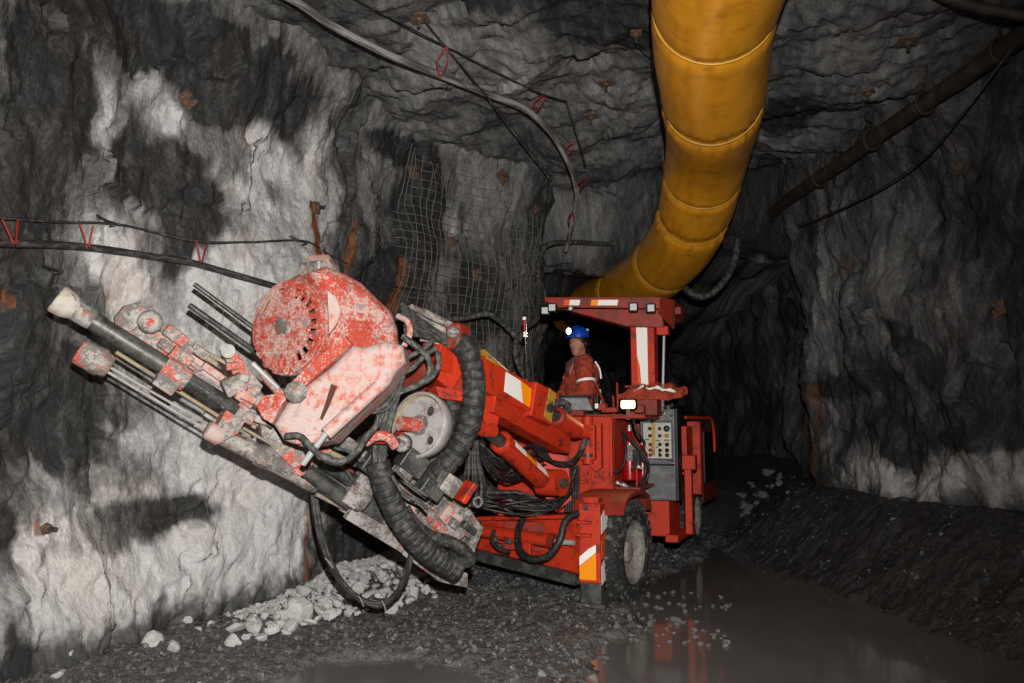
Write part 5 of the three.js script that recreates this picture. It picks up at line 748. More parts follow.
  // --- drill head: round ribbed guard, drum and hopper ---
  const n = V(-0.5, 0.02, 0.866).normalize(), C = at(286, 327, 5.22), gx = Y.clone().cross(n).normalize(), gy = n.clone().cross(gx).normalize(), R = 0.318;
  const G = (r, a, o = 0) => C.clone().addScaledVector(gx, r * Math.cos(a)).addScaledVector(gy, r * Math.sin(a)).addScaledVector(n, o);
  const outline = [], holes = [];
  for (let i = 0; i < 72; i++) { const a = i / 72 * 2 * Math.PI, notch = a > 3.5 && a < 4.9 && i % 4 < 2 ? 0.84 : 1; outline.push(G(R * notch, a)); }
  for (let i = 0; i < 22; i++) {
    const a = i / 22 * 2 * Math.PI + 0.1; if (a > 3.4 && a < 5.0) continue; const right = Math.cos(a) > 0.1, r0 = right ? 0.2 : 0.25, r1 = right ? 0.262 : 0.274, w = right ? 0.08 : 0.1; if (!right && i % 2) continue;
    const h = []; for (let k = 0; k <= 5; k++) h.push(G(r1, a - w + 2 * w * k / 5)); for (let k = 5; k >= 0; k--) h.push(G(r0, a - w + 2 * w * k / 5)); holes.push(h);
  }
  const guard = part(rig, 'reel_guard', plate(outline, 0.03, 0.008, holes), M.slurry, 'round red ribbed guard with slots round its edge');
  part(guard, 'rim', turned(C.clone().addScaledVector(n, -0.09), C.clone().addScaledVector(n, 1), [[0, 0.22], [0, 0.31], [0.01, 0.322], [0.055, 0.322], [0.06, 0.312], [0.06, 0.29]], 64), M.slurry); part(guard, 'centre_boss', turned(C, C.clone().add(n), [[0, 0.05], [0.008, 0.045], [0.01, 0]], 11), M.mudSteel);
  part(guard, 'smear', turned(G(0.05, 2.9, 0), G(0.05, 2.9, 1), [[0.0, 0.06], [0.01, 0.05], [0.013, 0]], 9), M.mudSteel); for (const [a0, a1] of [[2.2, 2.75]]) part(guard, 'edge_bar', bar(G(0.262, a0, 0.01), G(0.262, a1, 0.01), 0.02, 0.02, n), M.tan);
  for (const a of [3.6, 3.85, 4.1, 4.35, 4.6]) part(guard, 'tooth', bar(G(0.22, a, 0), G(0.3, a, 0.0), 0.03, 0.03, n), M.slurry);
  part(rig, 'drum_inside_shade', rod(C.clone().addScaledVector(n, -0.3), C.clone().addScaledVector(n, -0.28), 0.29, 0.29, 40), M.black);  // black disc standing in for the shade inside the drum, behind the guard slots
  const hx = (x, y) => at(x, y, 5.1 + 0.34 * (x - 330) / 75);
  const hs = part(rig, 'drum_shroud', plate([[316, 270], [330, 264], [350, 272], [366, 281], [382, 297], [397, 311], [403, 330], [405, 360], [396, 371], [372, 372], [345, 372], [326, 376], [330, 350], [330, 300]].map(([x, y]) => hx(x, y)), 0.42, 0.1), M.slurry, 'rounded red shroud splashed with pale slurry'); void hs;
  const dC = C.clone().addScaledVector(n, -0.08).add(V(0.03, 0.03, 0)), drum = part(rig, 'drum_housing', turned(dC, dC.clone().sub(n), [[0, 0.26], [0, 0.325], [0.02, 0.345], [0.1, 0.35], [0.24, 0.35], [0.3, 0.34], [0.42, 0.33], [0.5, 0.3], [0.56, 0.22], [0.58, 0.1], [0.58, 0]], 56), M.slurry, 'red drum housing behind the ribbed guard');
  part(drum, 'top_bracket', block(at(320, 271, 5.3), 0.17, 0.1, 0.2, gx, Y, 0.012), M.mudSteel); part(drum, 'top_plate', plate([at(307, 262, 5.22), at(329, 264, 5.22), at(335, 270, 5.3), at(309, 270, 5.22)], 0.1), M.slurryPale); part(drum, 'side_clamp', hose([at(398, 316, 5.5), at(408, 322, 5.45), at(410, 334, 5.45), at(404, 346, 5.45)], 0.022), M.slurryPale);
  part(drum, 'seam_rib', turned(dC.clone().addScaledVector(n, -0.2), dC.clone().sub(n), [[0, 0.345], [0, 0.358], [0.025, 0.358], [0.025, 0.345]], 56), M.slurry); part(drum, 'window_strip', plate([at(327, 290, 4.98), at(336, 297, 4.98), at(341, 310, 4.98), at(338, 322, 4.98), at(329, 334, 4.98), at(328, 312, 4.98)], 0.02), M.slurryPale);
  const hp = (pts, d0, d1) => pts.map(([x, y]) => at(x, y, mix(d0, d1, clamp((y - 330) / 110))));
  const hole = []; for (let k = 0; k < 14; k++) { const a = k / 14 * 2 * Math.PI; hole.push([340 + 6.5 * Math.cos(a), 379 + 4.6 * Math.sin(a)]); }
  const hop = part(rig, 'hopper', plate(hp([[362, 346], [384, 340], [402, 344], [405, 361], [396, 370], [388, 384], [370, 402], [346, 424], [330, 440], [300, 446], [282, 440], [272, 424], [284, 404], [306, 384], [330, 366], [352, 344]], 5.06, 5.0), 0.34, 0.055, [hp(hole, 5.06, 5.0)]), M.slurryPale, 'pale slurry-covered sloping cover below the drum');
  part(hop, 'hole_back', plate(hp([[330, 372], [350, 372], [350, 388], [330, 388]], 5.16, 5.1), 0.02, 0), M.mudSteel); part(hop, 'rust_streak', plate(hp([[331, 384], [337, 386], [333, 396], [328, 408], [322, 420], [320, 418], [325, 404]], 5.03, 4.975), 0.01, 0), M.rustDark); part(hop, 'lower_lip', bar(at(296, 440, 4.96), at(322, 438, 4.98), 0.04, 0.05), M.slurryPale); part(hop, 'cheek', plate(hp([[262, 396], [284, 392], [300, 386], [282, 404], [272, 424], [262, 418], [256, 406]], 5.12, 5.05), 0.12), M.slurry);
  part(hop, 'front_web', plate(hp([[285, 388], [318, 356], [345, 336], [352, 344], [318, 374], [292, 398]], 5.02, 5.0), 0.1), M.slurry);
  part(hop, 'mud_clod', turned(at(296, 392, 4.95), at(296, 392, 4.5), [[0, 0.07], [0.02, 0.05], [0.03, 0]], 9), M.mudSteel);
  // --- boom head behind the drill head ---
  const up = part(rig, 'head_cylinder', bar(at(404, 312, 5.95), at(462, 340, 6.1), 0.12, 0.13, Y, 0.03), M.mudSteel, 'muddy upper cylinder of the boom head'); part(up, 'end_cap', block(at(458, 337, 6.0), 0.13, 0.2, 0.2, SD, Y, 0.03), M.redDull); part(up, 'guard_bar', bar(at(420, 338, 5.9), at(462, 346, 5.98), 0.05, 0.05), M.mudSteel); part(up, 'chain', hose([at(410, 306, 5.85), at(425, 313, 5.88), at(440, 320, 5.92), at(452, 326, 5.95)], 0.03, { ring: 0.035, ringDepth: 0.3 }), M.mudSteel); part(up, 'knuckle', new THREE.SphereGeometry(0.05, 16, 12).translate(...at(453, 332, 5.88).toArray()), M.mudSteel);
  const hd = part(rig, 'rotation_head', block(at(444, 368, 6.1), 0.22, 0.3, 0.25, e1, Y, 0.02), M.red, 'red rotation head of the boom'); part(hd, 'flange', turned(at(412, 372, 5.9), at(440, 362, 6.2), [[0, 0], [0, 0.16], [0.04, 0.17], [0.09, 0.16], [0.12, 0.13], [0.3, 0.12]], 36), M.redDull); part(hd, 'slab', plate([at(448, 348, 5.98), at(466, 355, 6.05), at(474, 380, 6.1), at(466, 402, 6.1), at(452, 388, 6.0)], 0.08), M.redDull); part(hd, 'shelf', plate([at(436, 386, 5.95), at(468, 392, 6.05), at(468, 402, 6.05), at(440, 398, 5.95)], 0.2), M.red);
  // round grey plate
  const dn = V(-0.52, 0.16, 0.84).normalize(), dc = at(420, 425, 5.75), dx = Y.clone().cross(dn).normalize(), dy = dn.clone().cross(dx), D = (r, a, o = 0) => dc.clone().addScaledVector(dx, r * Math.cos(a)).addScaledVector(dy, r * Math.sin(a)).addScaledVector(dn, o);
  const circ = (cx, cy, r, k = 20) => Array.from({ length: k }, (_, i) => dc.clone().addScaledVector(dx, cx + r * Math.cos(i / k * 6.2832)).addScaledVector(dy, cy + r * Math.sin(i / k * 6.2832)));
  const disc = part(rig, 'end_disc', plate(circ(0, 0, 0.225, 48), 0.02, 0.005, [circ(0.075, 0.1, 0.034), circ(0.1, -0.11, 0.03)]), M.paleSteel, 'round pale end plate with a dark hole'); part(disc, 'disc_rim', turned(dc.clone().addScaledVector(dn, -0.07), dc.clone().add(dn), [[0, 0.2], [0, 0.238], [0.07, 0.242], [0.1, 0.24], [0.1, 0.222]], 48), M.paleSteel); part(disc, 'inner_ring', turned(dc.clone().addScaledVector(dn, 0), dc.clone().add(dn), [[0.0, 0.205], [0.012, 0.208], [0.012, 0.222], [0.03, 0.222]], 48), M.tan); part(disc, 'disc_shadow_plate', rod(D(0, 0, -0.07), D(0, 0, -0.06), 0.21, 0.21, 32), M.darkSteel); part(disc, 'shaft', rod(D(0.0, 0, -0.02), D(0.06, 3.4, 0.16), 0.055, 0.05), M.slurry); part(disc, 'shaft_ring', rod(D(0, 0, 0), D(0, 0, 0.02), 0.075), M.mudSteel);  // dark steel disc behind the plate paints in the shadow seen through its holes
  // --- spiral-wrapped hoses and bundles ---
  part(rig, 'spiral_hose', hose([at(455, 340, 6.0), at(466, 350, 5.95), at(473, 372, 5.95), at(474, 400, 5.95), at(468, 428, 5.95), at(456, 452, 5.95), at(440, 470, 5.95), at(424, 482, 6.0)], 0.088, { seg: 18, ring: 0.07, ringDepth: 0.1, per: 0.007 }), M.wrap, 'thick black spiral-wrapped hose bending down'); part(rig, 'spiral_hose', hose([at(452, 404, 6.1), at(446, 425, 6.05), at(438, 448, 6.0), at(428, 470, 6.0)], 0.08, { seg: 18, ring: 0.06, ringDepth: 0.06, per: 0.006 }), M.wrap);
  part(rig, 'spiral_hose', hose([at(378, 462, 5.5), at(384, 484, 5.52), at(396, 512, 5.58), at(414, 538, 5.65), at(434, 556, 5.75), at(458, 570, 5.85)], 0.082, { seg: 18, ring: 0.045, ringDepth: 0.06, per: 0.0045 }), M.wrap, 'thick ribbed black hose along the underside of the feed'); part(rig, 'spiral_hose', hose([at(404, 508, 5.7), at(414, 524, 5.7), at(430, 536, 5.75), at(450, 542, 5.8), at(466, 552, 5.85), at(470, 560, 5.85), at(462, 562, 5.85), at(448, 556, 5.8)], 0.045, { seg: 14, ring: 0.025, ringDepth: 0.1, per: 0.0025 }), M.wrap);
  for (let i = 0; i < 14; i++) { const k = i / 13; part(rig, 'hydraulic_hose', hose([at(398 + 6 * k, 352 + 14 * k, 5.45), at(386 + 18 * k + rr(-2, 2), 375 + rr(-4, 4), 5.4), at(380 + 16 * k + rr(-2, 2), 405, 5.42), at(374 + 14 * k, 436, 5.45), at(374 + 10 * k, 468, 5.5), at(380 + 8 * k, 490, 5.55)], rr(0.012, 0.018), { seg: 7 }), i % 3 ? M.hose : M.rubber); }
  for (let i = 0; i < 8; i++) { const k = i / 7; part(rig, 'hydraulic_hose', hose([at(402 + 4 * k, 304 + 30 * k, 5.6), at(416 + 6 * k + rr(-3, 3), 314 + 22 * k, 5.75), at(430 + 8 * k, 326 + 14 * k, 5.85), at(450, 338 + 8 * k, 5.95)], rr(0.014, 0.02), { seg: 7 }), M.hose); }
  for (const [pts, r] of [[[[402, 336], [416, 346], [428, 358], [430, 372], [420, 384], [404, 390], [394, 396]], 0.022], [[[400, 374], [412, 368], [424, 356], [436, 348]], 0.02], [[[402, 362], [410, 356], [422, 350], [434, 340]], 0.018], [[[438, 352], [438, 368], [428, 380], [412, 386]], 0.02], [[[372, 410], [384, 406], [392, 396], [396, 384]], 0.016], [[[360, 416], [372, 412], [386, 410], [394, 400]], 0.015], [[[392, 476], [404, 494], [420, 502], [428, 510]], 0.012], [[[396, 470], [412, 486], [428, 496]], 0.012]]) part(rig, 'hydraulic_hose', hose(pts.map(([x, y], i) => at(x, y, 5.35 + 0.08 * (i / pts.length))), r, { seg: 8 }), M.hose);
  part(rig, 'sagging_hose', hose([at(286, 436, 4.9), at(300, 436, 4.86), at(314, 450, 4.84), at(330, 460, 4.84), at(346, 460, 4.86), at(358, 450, 4.9), at(366, 438, 4.95), at(378, 424, 5.05)], 0.02, { seg: 9 }), M.hose, 'grey hose sagging in front of the chromed rod'); part(rig, 'red_pipe', hose([at(366, 442, 5.2), at(376, 436, 5.18), at(388, 437, 5.2), at(395, 446, 5.25)], 0.034, { seg: 10 }), M.slurry);
  part(rig, 'hose_clip', block(at(383, 441, 5.4), 0.2, 0.04, 0.14, SD), M.redDull);
  for (let i = 0; i < 9; i++) { const k = i / 8; part(rig, 'hydraulic_hose', hose([at(470 + 8 * k, 440, 6.3), at(468 + 12 * k + rr(-1, 1), 462, 6.35), at(464 + 20 * k + rr(-2, 2), 486, 6.4), at(468 + 14 * k, 506, 6.5)], 0.014, { seg: 7 }), i % 2 ? M.hose : M.rubber); }
  for (let i = 0; i < 2; i++) part(rig, 'trailing_cable', hose([at(312 + i * 3, 484, 5.9), at(316 + i * 3, 520, 5.95), at(326 + i * 3, 556, 6.0), at(345 + i * 2, 588, 6.1), at(368, 604 - i * 2, 6.15), at(382 + i, 606 - i * 3, 6.15), at(398 - i, 592, 6.1), at(409 - i * 2, 568, 6.0), at(412, 548, 5.95)], 0.019, { seg: 8 }), M.cable, i ? undefined : 'black cable hanging in a loop under the feed');
  for (const [x, y, w] of [[329, 562, 8], [361, 600, 5], [384, 605, 4]]) part(rig, 'cable_wrap', hose([at(x - w / 2, y - 4, 5.98), at(x, y, 5.96), at(x + w / 2, y + 6, 5.98)], 0.006), M.wire);
  for (const [x, y, w, h, m] of [[412, 462, 0.2, 0.16, M.darkSteel], [430, 488, 0.18, 0.12, M.darkSteel], [404, 470, 0.12, 0.1, M.mudSteel], [448, 484, 0.14, 0.14, M.mudSteel], [400, 440, 0.1, 0.1, M.redDull], [372, 460, 0.12, 0.2, M.darkSteel], [352, 448, 0.2, 0.1, M.mudSteel], [340, 470, 0.16, 0.1, M.redDull], [466, 492, 0.05, 0.16, M.red]]) part(rig, 'linkage_block', block(at(x, y, 5.75), w, h, 0.14, e1, e2, 0.015), m);
  part(rig, 'boss_end', turned(at(404, 443, 5.55), at(396, 445, 5.3), [[0, 0], [0, 0.06], [0.08, 0.06], [0.1, 0.045], [0.1, 0.02], [0.06, 0.018], [0.06, 0]]), M.mudSteel);
  part(rig, 'shackle', new THREE.TorusGeometry(0.035, 0.011, 8, 20).rotateY(0.5).translate(...at(478, 502, 6.3).toArray()), M.mudSteel);
}

// ---------- the operator ----------
{
  // local frame of the figure: facing the left of the picture and a little to the viewer, head turned towards the drill
  const base = L(-0.8, -0.69, 0.84), face = V(-0.97, 0, 0.24).normalize(), left = Y.clone().cross(face).normalize();   // left: the figure's own left hand, towards the viewer and the right
  const S = 1.0, Q = (f, l, h) => base.clone().addScaledVector(face, f * S).addScaledVector(left, l * S).add(V(0, h * S, 0));
  const man = thing('person', 'operator in orange hi-vis jacket and blue helmet with lit headlamp, standing under the canopy', 'person', base);
  const hc = Q(0.03, 0.03, 1.66), look = V(-0.72, -0.05, 0.69).normalize(), hl = Y.clone().cross(look).normalize(), hu = look.clone().cross(hl).normalize();
  const H = (f, l, h) => hc.clone().addScaledVector(look, f).addScaledVector(hl, l).addScaledVector(hu, h);
  const skin = new THREE.MeshPhysicalMaterial({ name: 'skin', color: 0xa06d5a, roughness: 0.6 });
  const orange = surface('soiled orange hi-vis cloth', { roughness: 0.9 }, (u, v) => { const a = fbm(u * 9, v * 9, 701, 4), b = fbm(u * 40, v * 40, 702, 2); return mix3(mix3([0.4, 0.05, 0.018], [0.24, 0.032, 0.016], smooth(-0.3, 0.5, a)), [0.16, 0.06, 0.05], 0.6 * smooth(0.2, 0.6, a * 0.6 + b * 0.5)); }, (u, v) => 0.5 + 0.4 * fbm(u * 12, v * 12, 703, 3), 0.02);
  const navy = new THREE.MeshPhysicalMaterial({ name: 'dark blue work trousers', color: 0x1b2130, roughness: 0.9 }), shirt = new THREE.MeshPhysicalMaterial({ name: 'grey blue shirt', color: 0x3c4660, roughness: 0.9 });
  // arms: his left hangs bent with the hand at the console, his right reaches forward behind the body
  const sl = Q(0.03, 0.2, 1.43), el = Q(0.02, 0.26, 1.14), wl = Q(0.24, 0.16, 1.02), sr = Q(0, -0.2, 1.43), er = Q(0.06, -0.28, 1.15), wr = Q(0.28, -0.16, 1.05);
  const all = (list, k) => (x, y, z) => { let d = 1e9; for (const f of list) d = smin(d, f(x, y, z), k); return d; };
  // head, neck, trunk core, legs and hands: one skin
  const headF = [capsule(H(0, 0, 0.03), H(0.01, 0, 0.0), 0.092, 0.09), capsule(H(0.03, 0, -0.05), H(0.045, 0, -0.095), 0.066, 0.048), capsule(H(0.02, 0.03, -0.02), H(0.055, 0.022, -0.05), 0.05, 0.03), capsule(H(0.02, -0.03, -0.02), H(0.055, -0.022, -0.05), 0.05, 0.03), capsule(H(0.085, 0, 0.015), H(0.115, 0, -0.03), 0.012, 0.017), capsule(H(0.082, -0.03, 0.027), H(0.082, 0.03, 0.027), 0.014, 0.014), capsule(H(0.085, -0.018, -0.068), H(0.085, 0.018, -0.068), 0.011, 0.011), capsule(H(0.0, 0.086, 0.01), H(-0.01, 0.092, -0.03), 0.016, 0.012), capsule(H(0.0, -0.086, 0.01), H(-0.01, -0.092, -0.03), 0.016, 0.012), capsule(H(-0.02, 0, -0.07), Q(0, 0, 1.46), 0.058, 0.066)];
  const hg = field(hc.clone().add(V(0, -0.03, 0)), 0.2, 96, all(headF, 0.018));
  const bodyF = [capsule(Q(0, 0, 1.46), Q(0, 0, 1.3), 0.07, 0.13), capsule(Q(0, 0, 1.3), Q(0, 0, 0.98), 0.13, 0.13), capsule(Q(0, 0.09, 0.9), Q(0.01, 0.1, 0.48), 0.085, 0.06), capsule(Q(0.01, 0.1, 0.48), Q(-0.01, 0.1, 0.08), 0.058, 0.045), capsule(Q(0, -0.09, 0.9), Q(0.01, -0.1, 0.48), 0.085, 0.06), capsule(Q(0.01, -0.1, 0.48), Q(-0.01, -0.1, 0.08), 0.058, 0.045), capsule(sl, el, 0.05, 0.04), capsule(el, wl, 0.038, 0.028), capsule(sr, er, 0.05, 0.04), capsule(er, wr, 0.038, 0.028)];
  const bg = field(Q(0, 0, 0.78), 0.82, 104, all(bodyF, 0.04));
  function hand(w, dir, out) { // palm, four fingers curling down, thumb to the side
    const u = Y.clone().addScaledVector(dir, -dir.y).normalize(), side = out.clone(), P = (f, s, h) => w.clone().addScaledVector(dir, f).addScaledVector(side, s).addScaledVector(u, h), fs = [capsule(w, P(0.05, 0, 0), 0.026, 0.03), capsule(P(0.05, -0.02, 0), P(0.09, -0.022, 0), 0.018, 0.016), capsule(P(0.05, 0.02, 0), P(0.09, 0.022, 0), 0.018, 0.016)];
    [[-0.034, 0.026], [-0.012, 0.034], [0.011, 0.032], [0.033, 0.022]].forEach(([s, l]) => { const a = P(0.095, s, 0), b = P(0.095 + l, s * 1.05, -0.012), c = P(0.1 + l * 1.3, s * 1.05, -0.04), e = P(0.09 + l, s, -0.058); fs.push(capsule(a, b, 0.0095, 0.009), capsule(b, c, 0.009, 0.0082), capsule(c, e, 0.0082, 0.007)); });
    fs.push(capsule(P(0.03, -0.03, 0), P(0.065, -0.055, -0.02), 0.013, 0.0105), capsule(P(0.065, -0.055, -0.02), P(0.095, -0.05, -0.04), 0.0105, 0.0085)); return field(P(0.06, 0, -0.02), 0.12, 72, all(fs, 0.006));
  }
  const body = part(man, 'body', mergeGeometries([hg, bg, hand(wl, V(0.75, -0.25, 0).addScaledVector(face, 1).setX(face.x).setZ(face.z).normalize(), left.clone()), hand(wr, face.clone().add(V(0, -0.25, 0)).normalize(), left.clone().negate())]), skin); void body;
  const eyeW = new THREE.MeshPhysicalMaterial({ name: 'eye white', color: 0xd9d2cc, roughness: 0.3 }), eyeD = new THREE.MeshPhysicalMaterial({ name: 'dark iris and hair', color: 0x1d1612, roughness: 0.5 });
  for (const s of [-1, 1]) { const e = H(0.074, s * 0.031, 0.008); part(man, 'eye', new THREE.SphereGeometry(0.0135, 14, 10).translate(e.x, e.y, e.z), eyeW); const p = H(0.0855, s * 0.031, 0.008); part(man, 'iris', new THREE.SphereGeometry(0.0055, 10, 8).translate(p.x, p.y, p.z), eyeD); part(man, 'eyebrow', rod(H(0.09, s * 0.016, 0.032), H(0.082, s * 0.048, 0.03), 0.005), eyeD); }
  part(man, 'lips', rod(H(0.094, -0.022, -0.068), H(0.094, 0.022, -0.068), 0.006), new THREE.MeshPhysicalMaterial({ name: 'lips', color: 0x7f4740, roughness: 0.5 }));
  part(man, 'hair', field(hc, 0.16, 48, (x, y, z) => { const q = V(x, y, z).sub(hc), f = q.dot(look), h = q.dot(hu); return Math.max(Math.hypot(f + 0.005, q.dot(hl), h - 0.03) - 0.102, f - 0.045 - 0.8 * h, -h - 0.06 + 0); }), eyeD);
  // jacket: trunk and sleeves, with folds
  const jk = [capsule(Q(0.0, 0.1, 1.43), Q(0.01, 0.1, 1.05), 0.105, 0.12), capsule(Q(0.0, -0.1, 1.43), Q(0.01, -0.1, 1.05), 0.105, 0.12), capsule(Q(0.02, 0, 1.35), Q(0.03, 0, 1.02), 0.14, 0.15), capsule(Q(0.02, 0, 1.02), Q(0.02, 0, 0.93), 0.155, 0.16), capsule(sl, el, 0.095, 0.082), capsule(el, wl.clone().lerp(el, 0.15), 0.08, 0.055), capsule(sr, er, 0.095, 0.082), capsule(er, wr.clone().lerp(er, 0.15), 0.08, 0.055), capsule(Q(-0.02, 0, 1.5), Q(-0.01, 0, 1.44), 0.078, 0.12), capsule(Q(-0.07, 0, 1.36), Q(-0.06, 0, 1.05), 0.13, 0.13)];
  const fj = all(jk, 0.035);
  part(man, 'jacket', field(Q(0.03, 0, 1.2), 0.46, 100, (x, y, z) => { const q = V(x, y, z).sub(base), f = q.dot(face), l = q.dot(left), h = q.y; let d = fj(x, y, z) + 0.012 * fbm(x * 9, y * 7, z * 9, 3) + 0.006 * Math.sin(h * 60 + 3 * N3(x * 6, y * 6, z * 6)); d = Math.max(d, 0.86 - h); const v = capsule(Q(0.1, 0, 1.5), Q(0.16, 0, 1.36), 0.07, 0.02)(x, y, z); void f; void l; return Math.max(d, -v, h - 1.53); }), orange, 'orange hi-vis jacket');
  part(man, 'shirt_collar', field(Q(0.02, 0, 1.46), 0.16, 48, (x, y, z) => Math.max(smin(capsule(Q(-0.01, 0, 1.52), Q(0.01, 0, 1.42), 0.085, 0.11)(x, y, z), capsule(Q(0.05, 0, 1.48), Q(0.12, 0, 1.36), 0.06, 0.05)(x, y, z), 0.02), y - base.y - 1.53 + 0.3 * V(x, y, z).sub(base).dot(face))), shirt, 'grey blue shirt collar');
  part(man, 'trousers', field(Q(0, 0, 0.5), 0.56, 76, (x, y, z) => { let d = 1e9; for (const s of [-1, 1]) d = smin(d, smin(capsule(Q(0, s * 0.09, 0.9), Q(0.015, s * 0.1, 0.48), 0.112, 0.086)(x, y, z), capsule(Q(0.015, s * 0.1, 0.48), Q(-0.01, s * 0.1, 0.1), 0.084, 0.075)(x, y, z), 0.03), 0.03); return Math.max(d + 0.008 * N3(x * 9, y * 9, z * 9), y - base.y - 0.98, base.y + 0.07 - y); }), navy);
  for (const s of [-1, 1]) part(man, 'boot', field(Q(0.05, s * 0.1, 0.08), 0.2, 40, (x, y, z) => Math.max(smin(capsule(Q(-0.02, s * 0.1, 0.16), Q(-0.02, s * 0.1, 0.05), 0.06, 0.062)(x, y, z), capsule(Q(0, s * 0.1, 0.045), Q(0.16, s * 0.11, 0.035), 0.055, 0.048)(x, y, z), 0.03), base.y - y)), M.black);
  part(man, 'belt', turned(Q(0.02, 0, 0.93), Q(0.02, 0, 2), [[0, 0.178], [0, 0.186], [0.045, 0.186], [0.045, 0.178]], 32).scale(1, 1, 1), M.mudSteel); part(man, 'belt_box', block(Q(-0.13, 0.16, 0.9), 0.06, 0.17, 0.11, left, Y, 0.015), M.black, 'cap lamp battery on the belt'); part(man, 'lamp_cord', hose([Q(-0.13, 0.16, 0.98), Q(-0.18, 0.1, 1.2), Q(-0.15, 0.04, 1.42), H(-0.12, 0, 0.0), H(-0.13, 0, 0.06)], 0.006, { seg: 6 }), M.black);
  // reflective bands, lying on the cloth
  const band = (name, c, ax, r, h, a0, a1) => { const y = ax.clone().normalize(), z0 = Math.abs(y.y) > 0.9 ? face : Y, x = z0.clone().cross(y).normalize(), z = x.clone().cross(y).normalize(), g = new THREE.CylinderGeometry(r, r, h, 24, 1, true, a0, a1 - a0); g.applyMatrix4(basis(x, y, z)); g.translate(c.x, c.y, c.z); return part(man, name, g, M.white); };
  band('sleeve_band', sl.clone().lerp(el, 0.66), sl.clone().sub(el), 0.1, 0.028, 0, 6.283);
  part(man, 'shoulder_band', hose([Q(-0.13, 0.1, 1.46), Q(-0.18, 0.1, 1.38), Q(-0.2, 0.085, 1.28)], 0.011, { seg: 6 }), M.white); part(man, 'back_band', hose([Q(-0.17, 0.12, 1.16), Q(-0.18, 0.12, 1.08), Q(-0.17, 0.13, 1.0)], 0.012, { seg: 6 }), M.white); part(man, 'zip_band', hose([Q(0.07, 0.1, 1.49), Q(0.125, 0.09, 1.4), Q(0.158, 0.07, 1.3)], 0.009, { seg: 6 }), M.tan); part(man, 'pocket_clip', block(Q(0.165, 0.08, 1.32), 0.03, 0.05, 0.02, left), M.black);
  // helmet, lamp, ear defenders
  const blue = new THREE.MeshPhysicalMaterial({ name: 'blue helmet plastic', color: 0x0b3fa8, roughness: 0.35 });
  const hb = H(0, 0, 0.062), ht = H(0, 0, 1), hel = part(man, 'helmet', (() => { const g = turned(hb, ht, [[-0.004, 0.112], [0.0, 0.12], [0.012, 0.121], [0.05, 0.116], [0.085, 0.098], [0.108, 0.068], [0.12, 0.03], [0.122, 0]], 40); return g; })(), blue, 'blue hard hat');
  part(hel, 'peak', (() => { const s = new THREE.Shape(); s.absarc(0, 0, 0.15, -0.95, 0.95, false); s.absarc(0, 0, 0.105, 0.95, -0.95, true); const g = new THREE.ExtrudeGeometry(s, { depth: 0.006, bevelEnabled: true, bevelSize: 0.002, bevelThickness: 0.002, bevelSegments: 1, curveSegments: 20 }); g.applyMatrix4(basis(look, hl, hu)); g.translate(hb.x, hb.y, hb.z); return boxUV(g); })(), blue); part(hel, 'crest_rib', hose([H(0.112, 0, 0.11), H(0.08, 0, 0.158), H(0, 0, 0.187), H(-0.08, 0, 0.158), H(-0.112, 0, 0.11)], 0.009, { seg: 8 }), blue);
  part(hel, 'sticker', plate([H(-0.02, 0.108, 0.15), H(-0.055, 0.1, 0.15), H(-0.055, 0.108, 0.128), H(-0.02, 0.117, 0.128)], 0.006, 0), M.white);
  for (const s of [-1, 1]) part(hel, 'ear_defender', turned(H(-0.015, s * 0.09, -0.01), H(-0.015, s * 0.2, -0.01), [[0, 0], [0, 0.042], [0.02, 0.044], [0.034, 0.034], [0.038, 0]], 24), M.black);
  const lp = H(0.122, 0, 0.125), lamp = part(hel, 'headlamp', turned(lp, lp.clone().add(look), [[-0.015, 0], [-0.015, 0.03], [0, 0.034], [0.026, 0.04], [0.03, 0.036], [0.03, 0]], 24), M.black); void lamp;
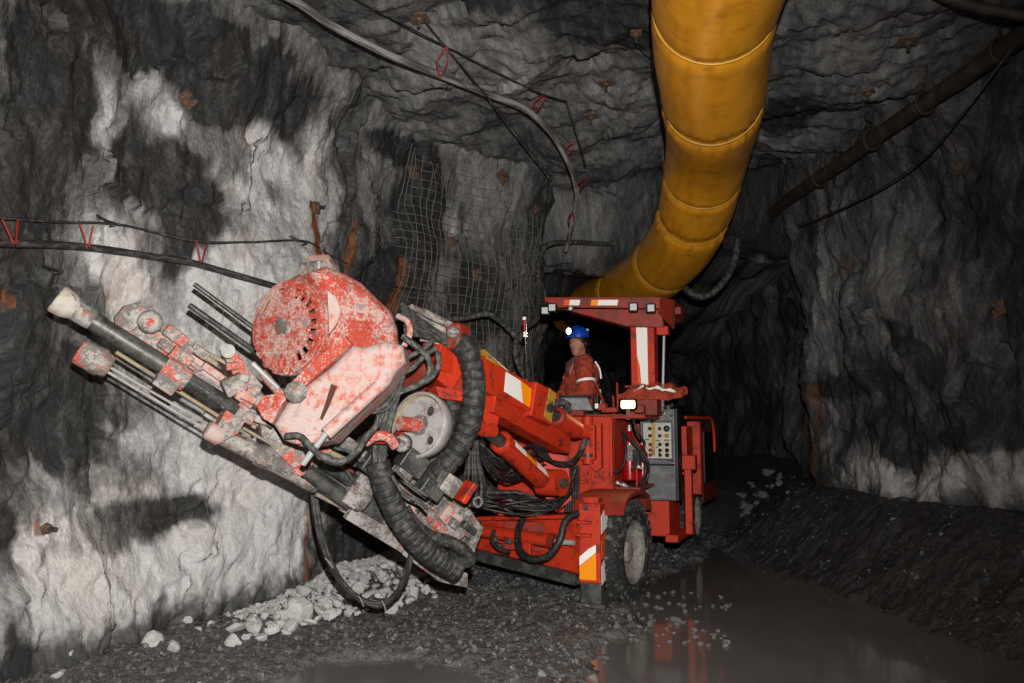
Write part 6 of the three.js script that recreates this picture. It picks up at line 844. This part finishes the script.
  const lc = lp.clone().addScaledVector(look, 0.031); part(hel, 'headlamp_lens', turned(lc, lc.clone().add(look), [[0, 0.036], [0.005, 0.033], [0.009, 0]], 24), new THREE.MeshPhysicalMaterial({ name: 'lit headlamp lens', color: 0xffffff, emissive: 0xfff6e6, emissiveIntensity: 4, roughness: 0.2 }), 'lit white headlamp');
  const hlgt = new THREE.SpotLight(0xfff4e0, 6, 0, 0.5, 0.8, 2); hlgt.name = 'headlamp_light'; hlgt.position.copy(lc).addScaledVector(look, 0.02); hlgt.target.position.copy(lc).addScaledVector(look, 4).add(V(0, -0.4, 0)); hlgt.castShadow = true; scene.add(hlgt, hlgt.target);

  // --- jacket thrown over the deck behind the work lamp ---
  const cl = thing('draped_jacket', 'orange jacket with white reflective bands thrown over the deck beside the pillar', 'jacket', at(650, 398, 8.1));
  const A0 = at(618, 393, 8.12), A1 = at(687, 384, 8.2), ax = A1.clone().sub(A0), lenA = ax.length(); ax.normalize(); const px = V(ax.z, 0, -ax.x).normalize(); if (px.z < 0) px.negate();
  const prof = (t) => (t < 0.2 ? mix(0.05, 0.1, t / 0.2) : t < 0.72 ? mix(0.1, 0.15, (t - 0.2) / 0.52) : mix(0.15, 0.02, (t - 0.72) / 0.28));
  const cloth = (t, v, o = 0) => { const a = (v - 0.5) * 3.6, r = prof(t) + o, h = 0.03 * fbm(t * 5, v * 4, 3, 3) + 0.012 * Math.sin(t * 30 + v * 7); return A0.clone().addScaledVector(ax, t * lenA).addScaledVector(px, Math.sin(a) * (r * 0.8 + h)).add(V(0, Math.cos(a) * (r * 0.75 + h) - (Math.abs(a) > 1.57 ? (Math.abs(a) - 1.57) * 0.16 : 0) - 0.06 + 0.02 * Math.sin(t * 6), 0)); };
  part(cl, 'cloth', boxUV(mergeGeometries([sheet(60, 30, (u, v) => cloth(u, v), (u, v) => [u, v]), sheet(60, 30, (u, v) => cloth(u, v, -0.012), (u, v) => [u, v])])), orange);
  for (const [t0, v0, t1, v1] of [[0.2, 0.78, 0.34, 0.7], [0.38, 0.72, 0.62, 0.82], [0.62, 0.82, 0.8, 0.88]]) part(cl, 'reflective_band', sheet(16, 2, (u, v) => cloth(mix(t0, t1, u), mix(v0, v1, u) + (v - 0.5) * 0.07, 0.004), (u, v) => [u, v]), M.white);
}

renderer.render(scene, camera);
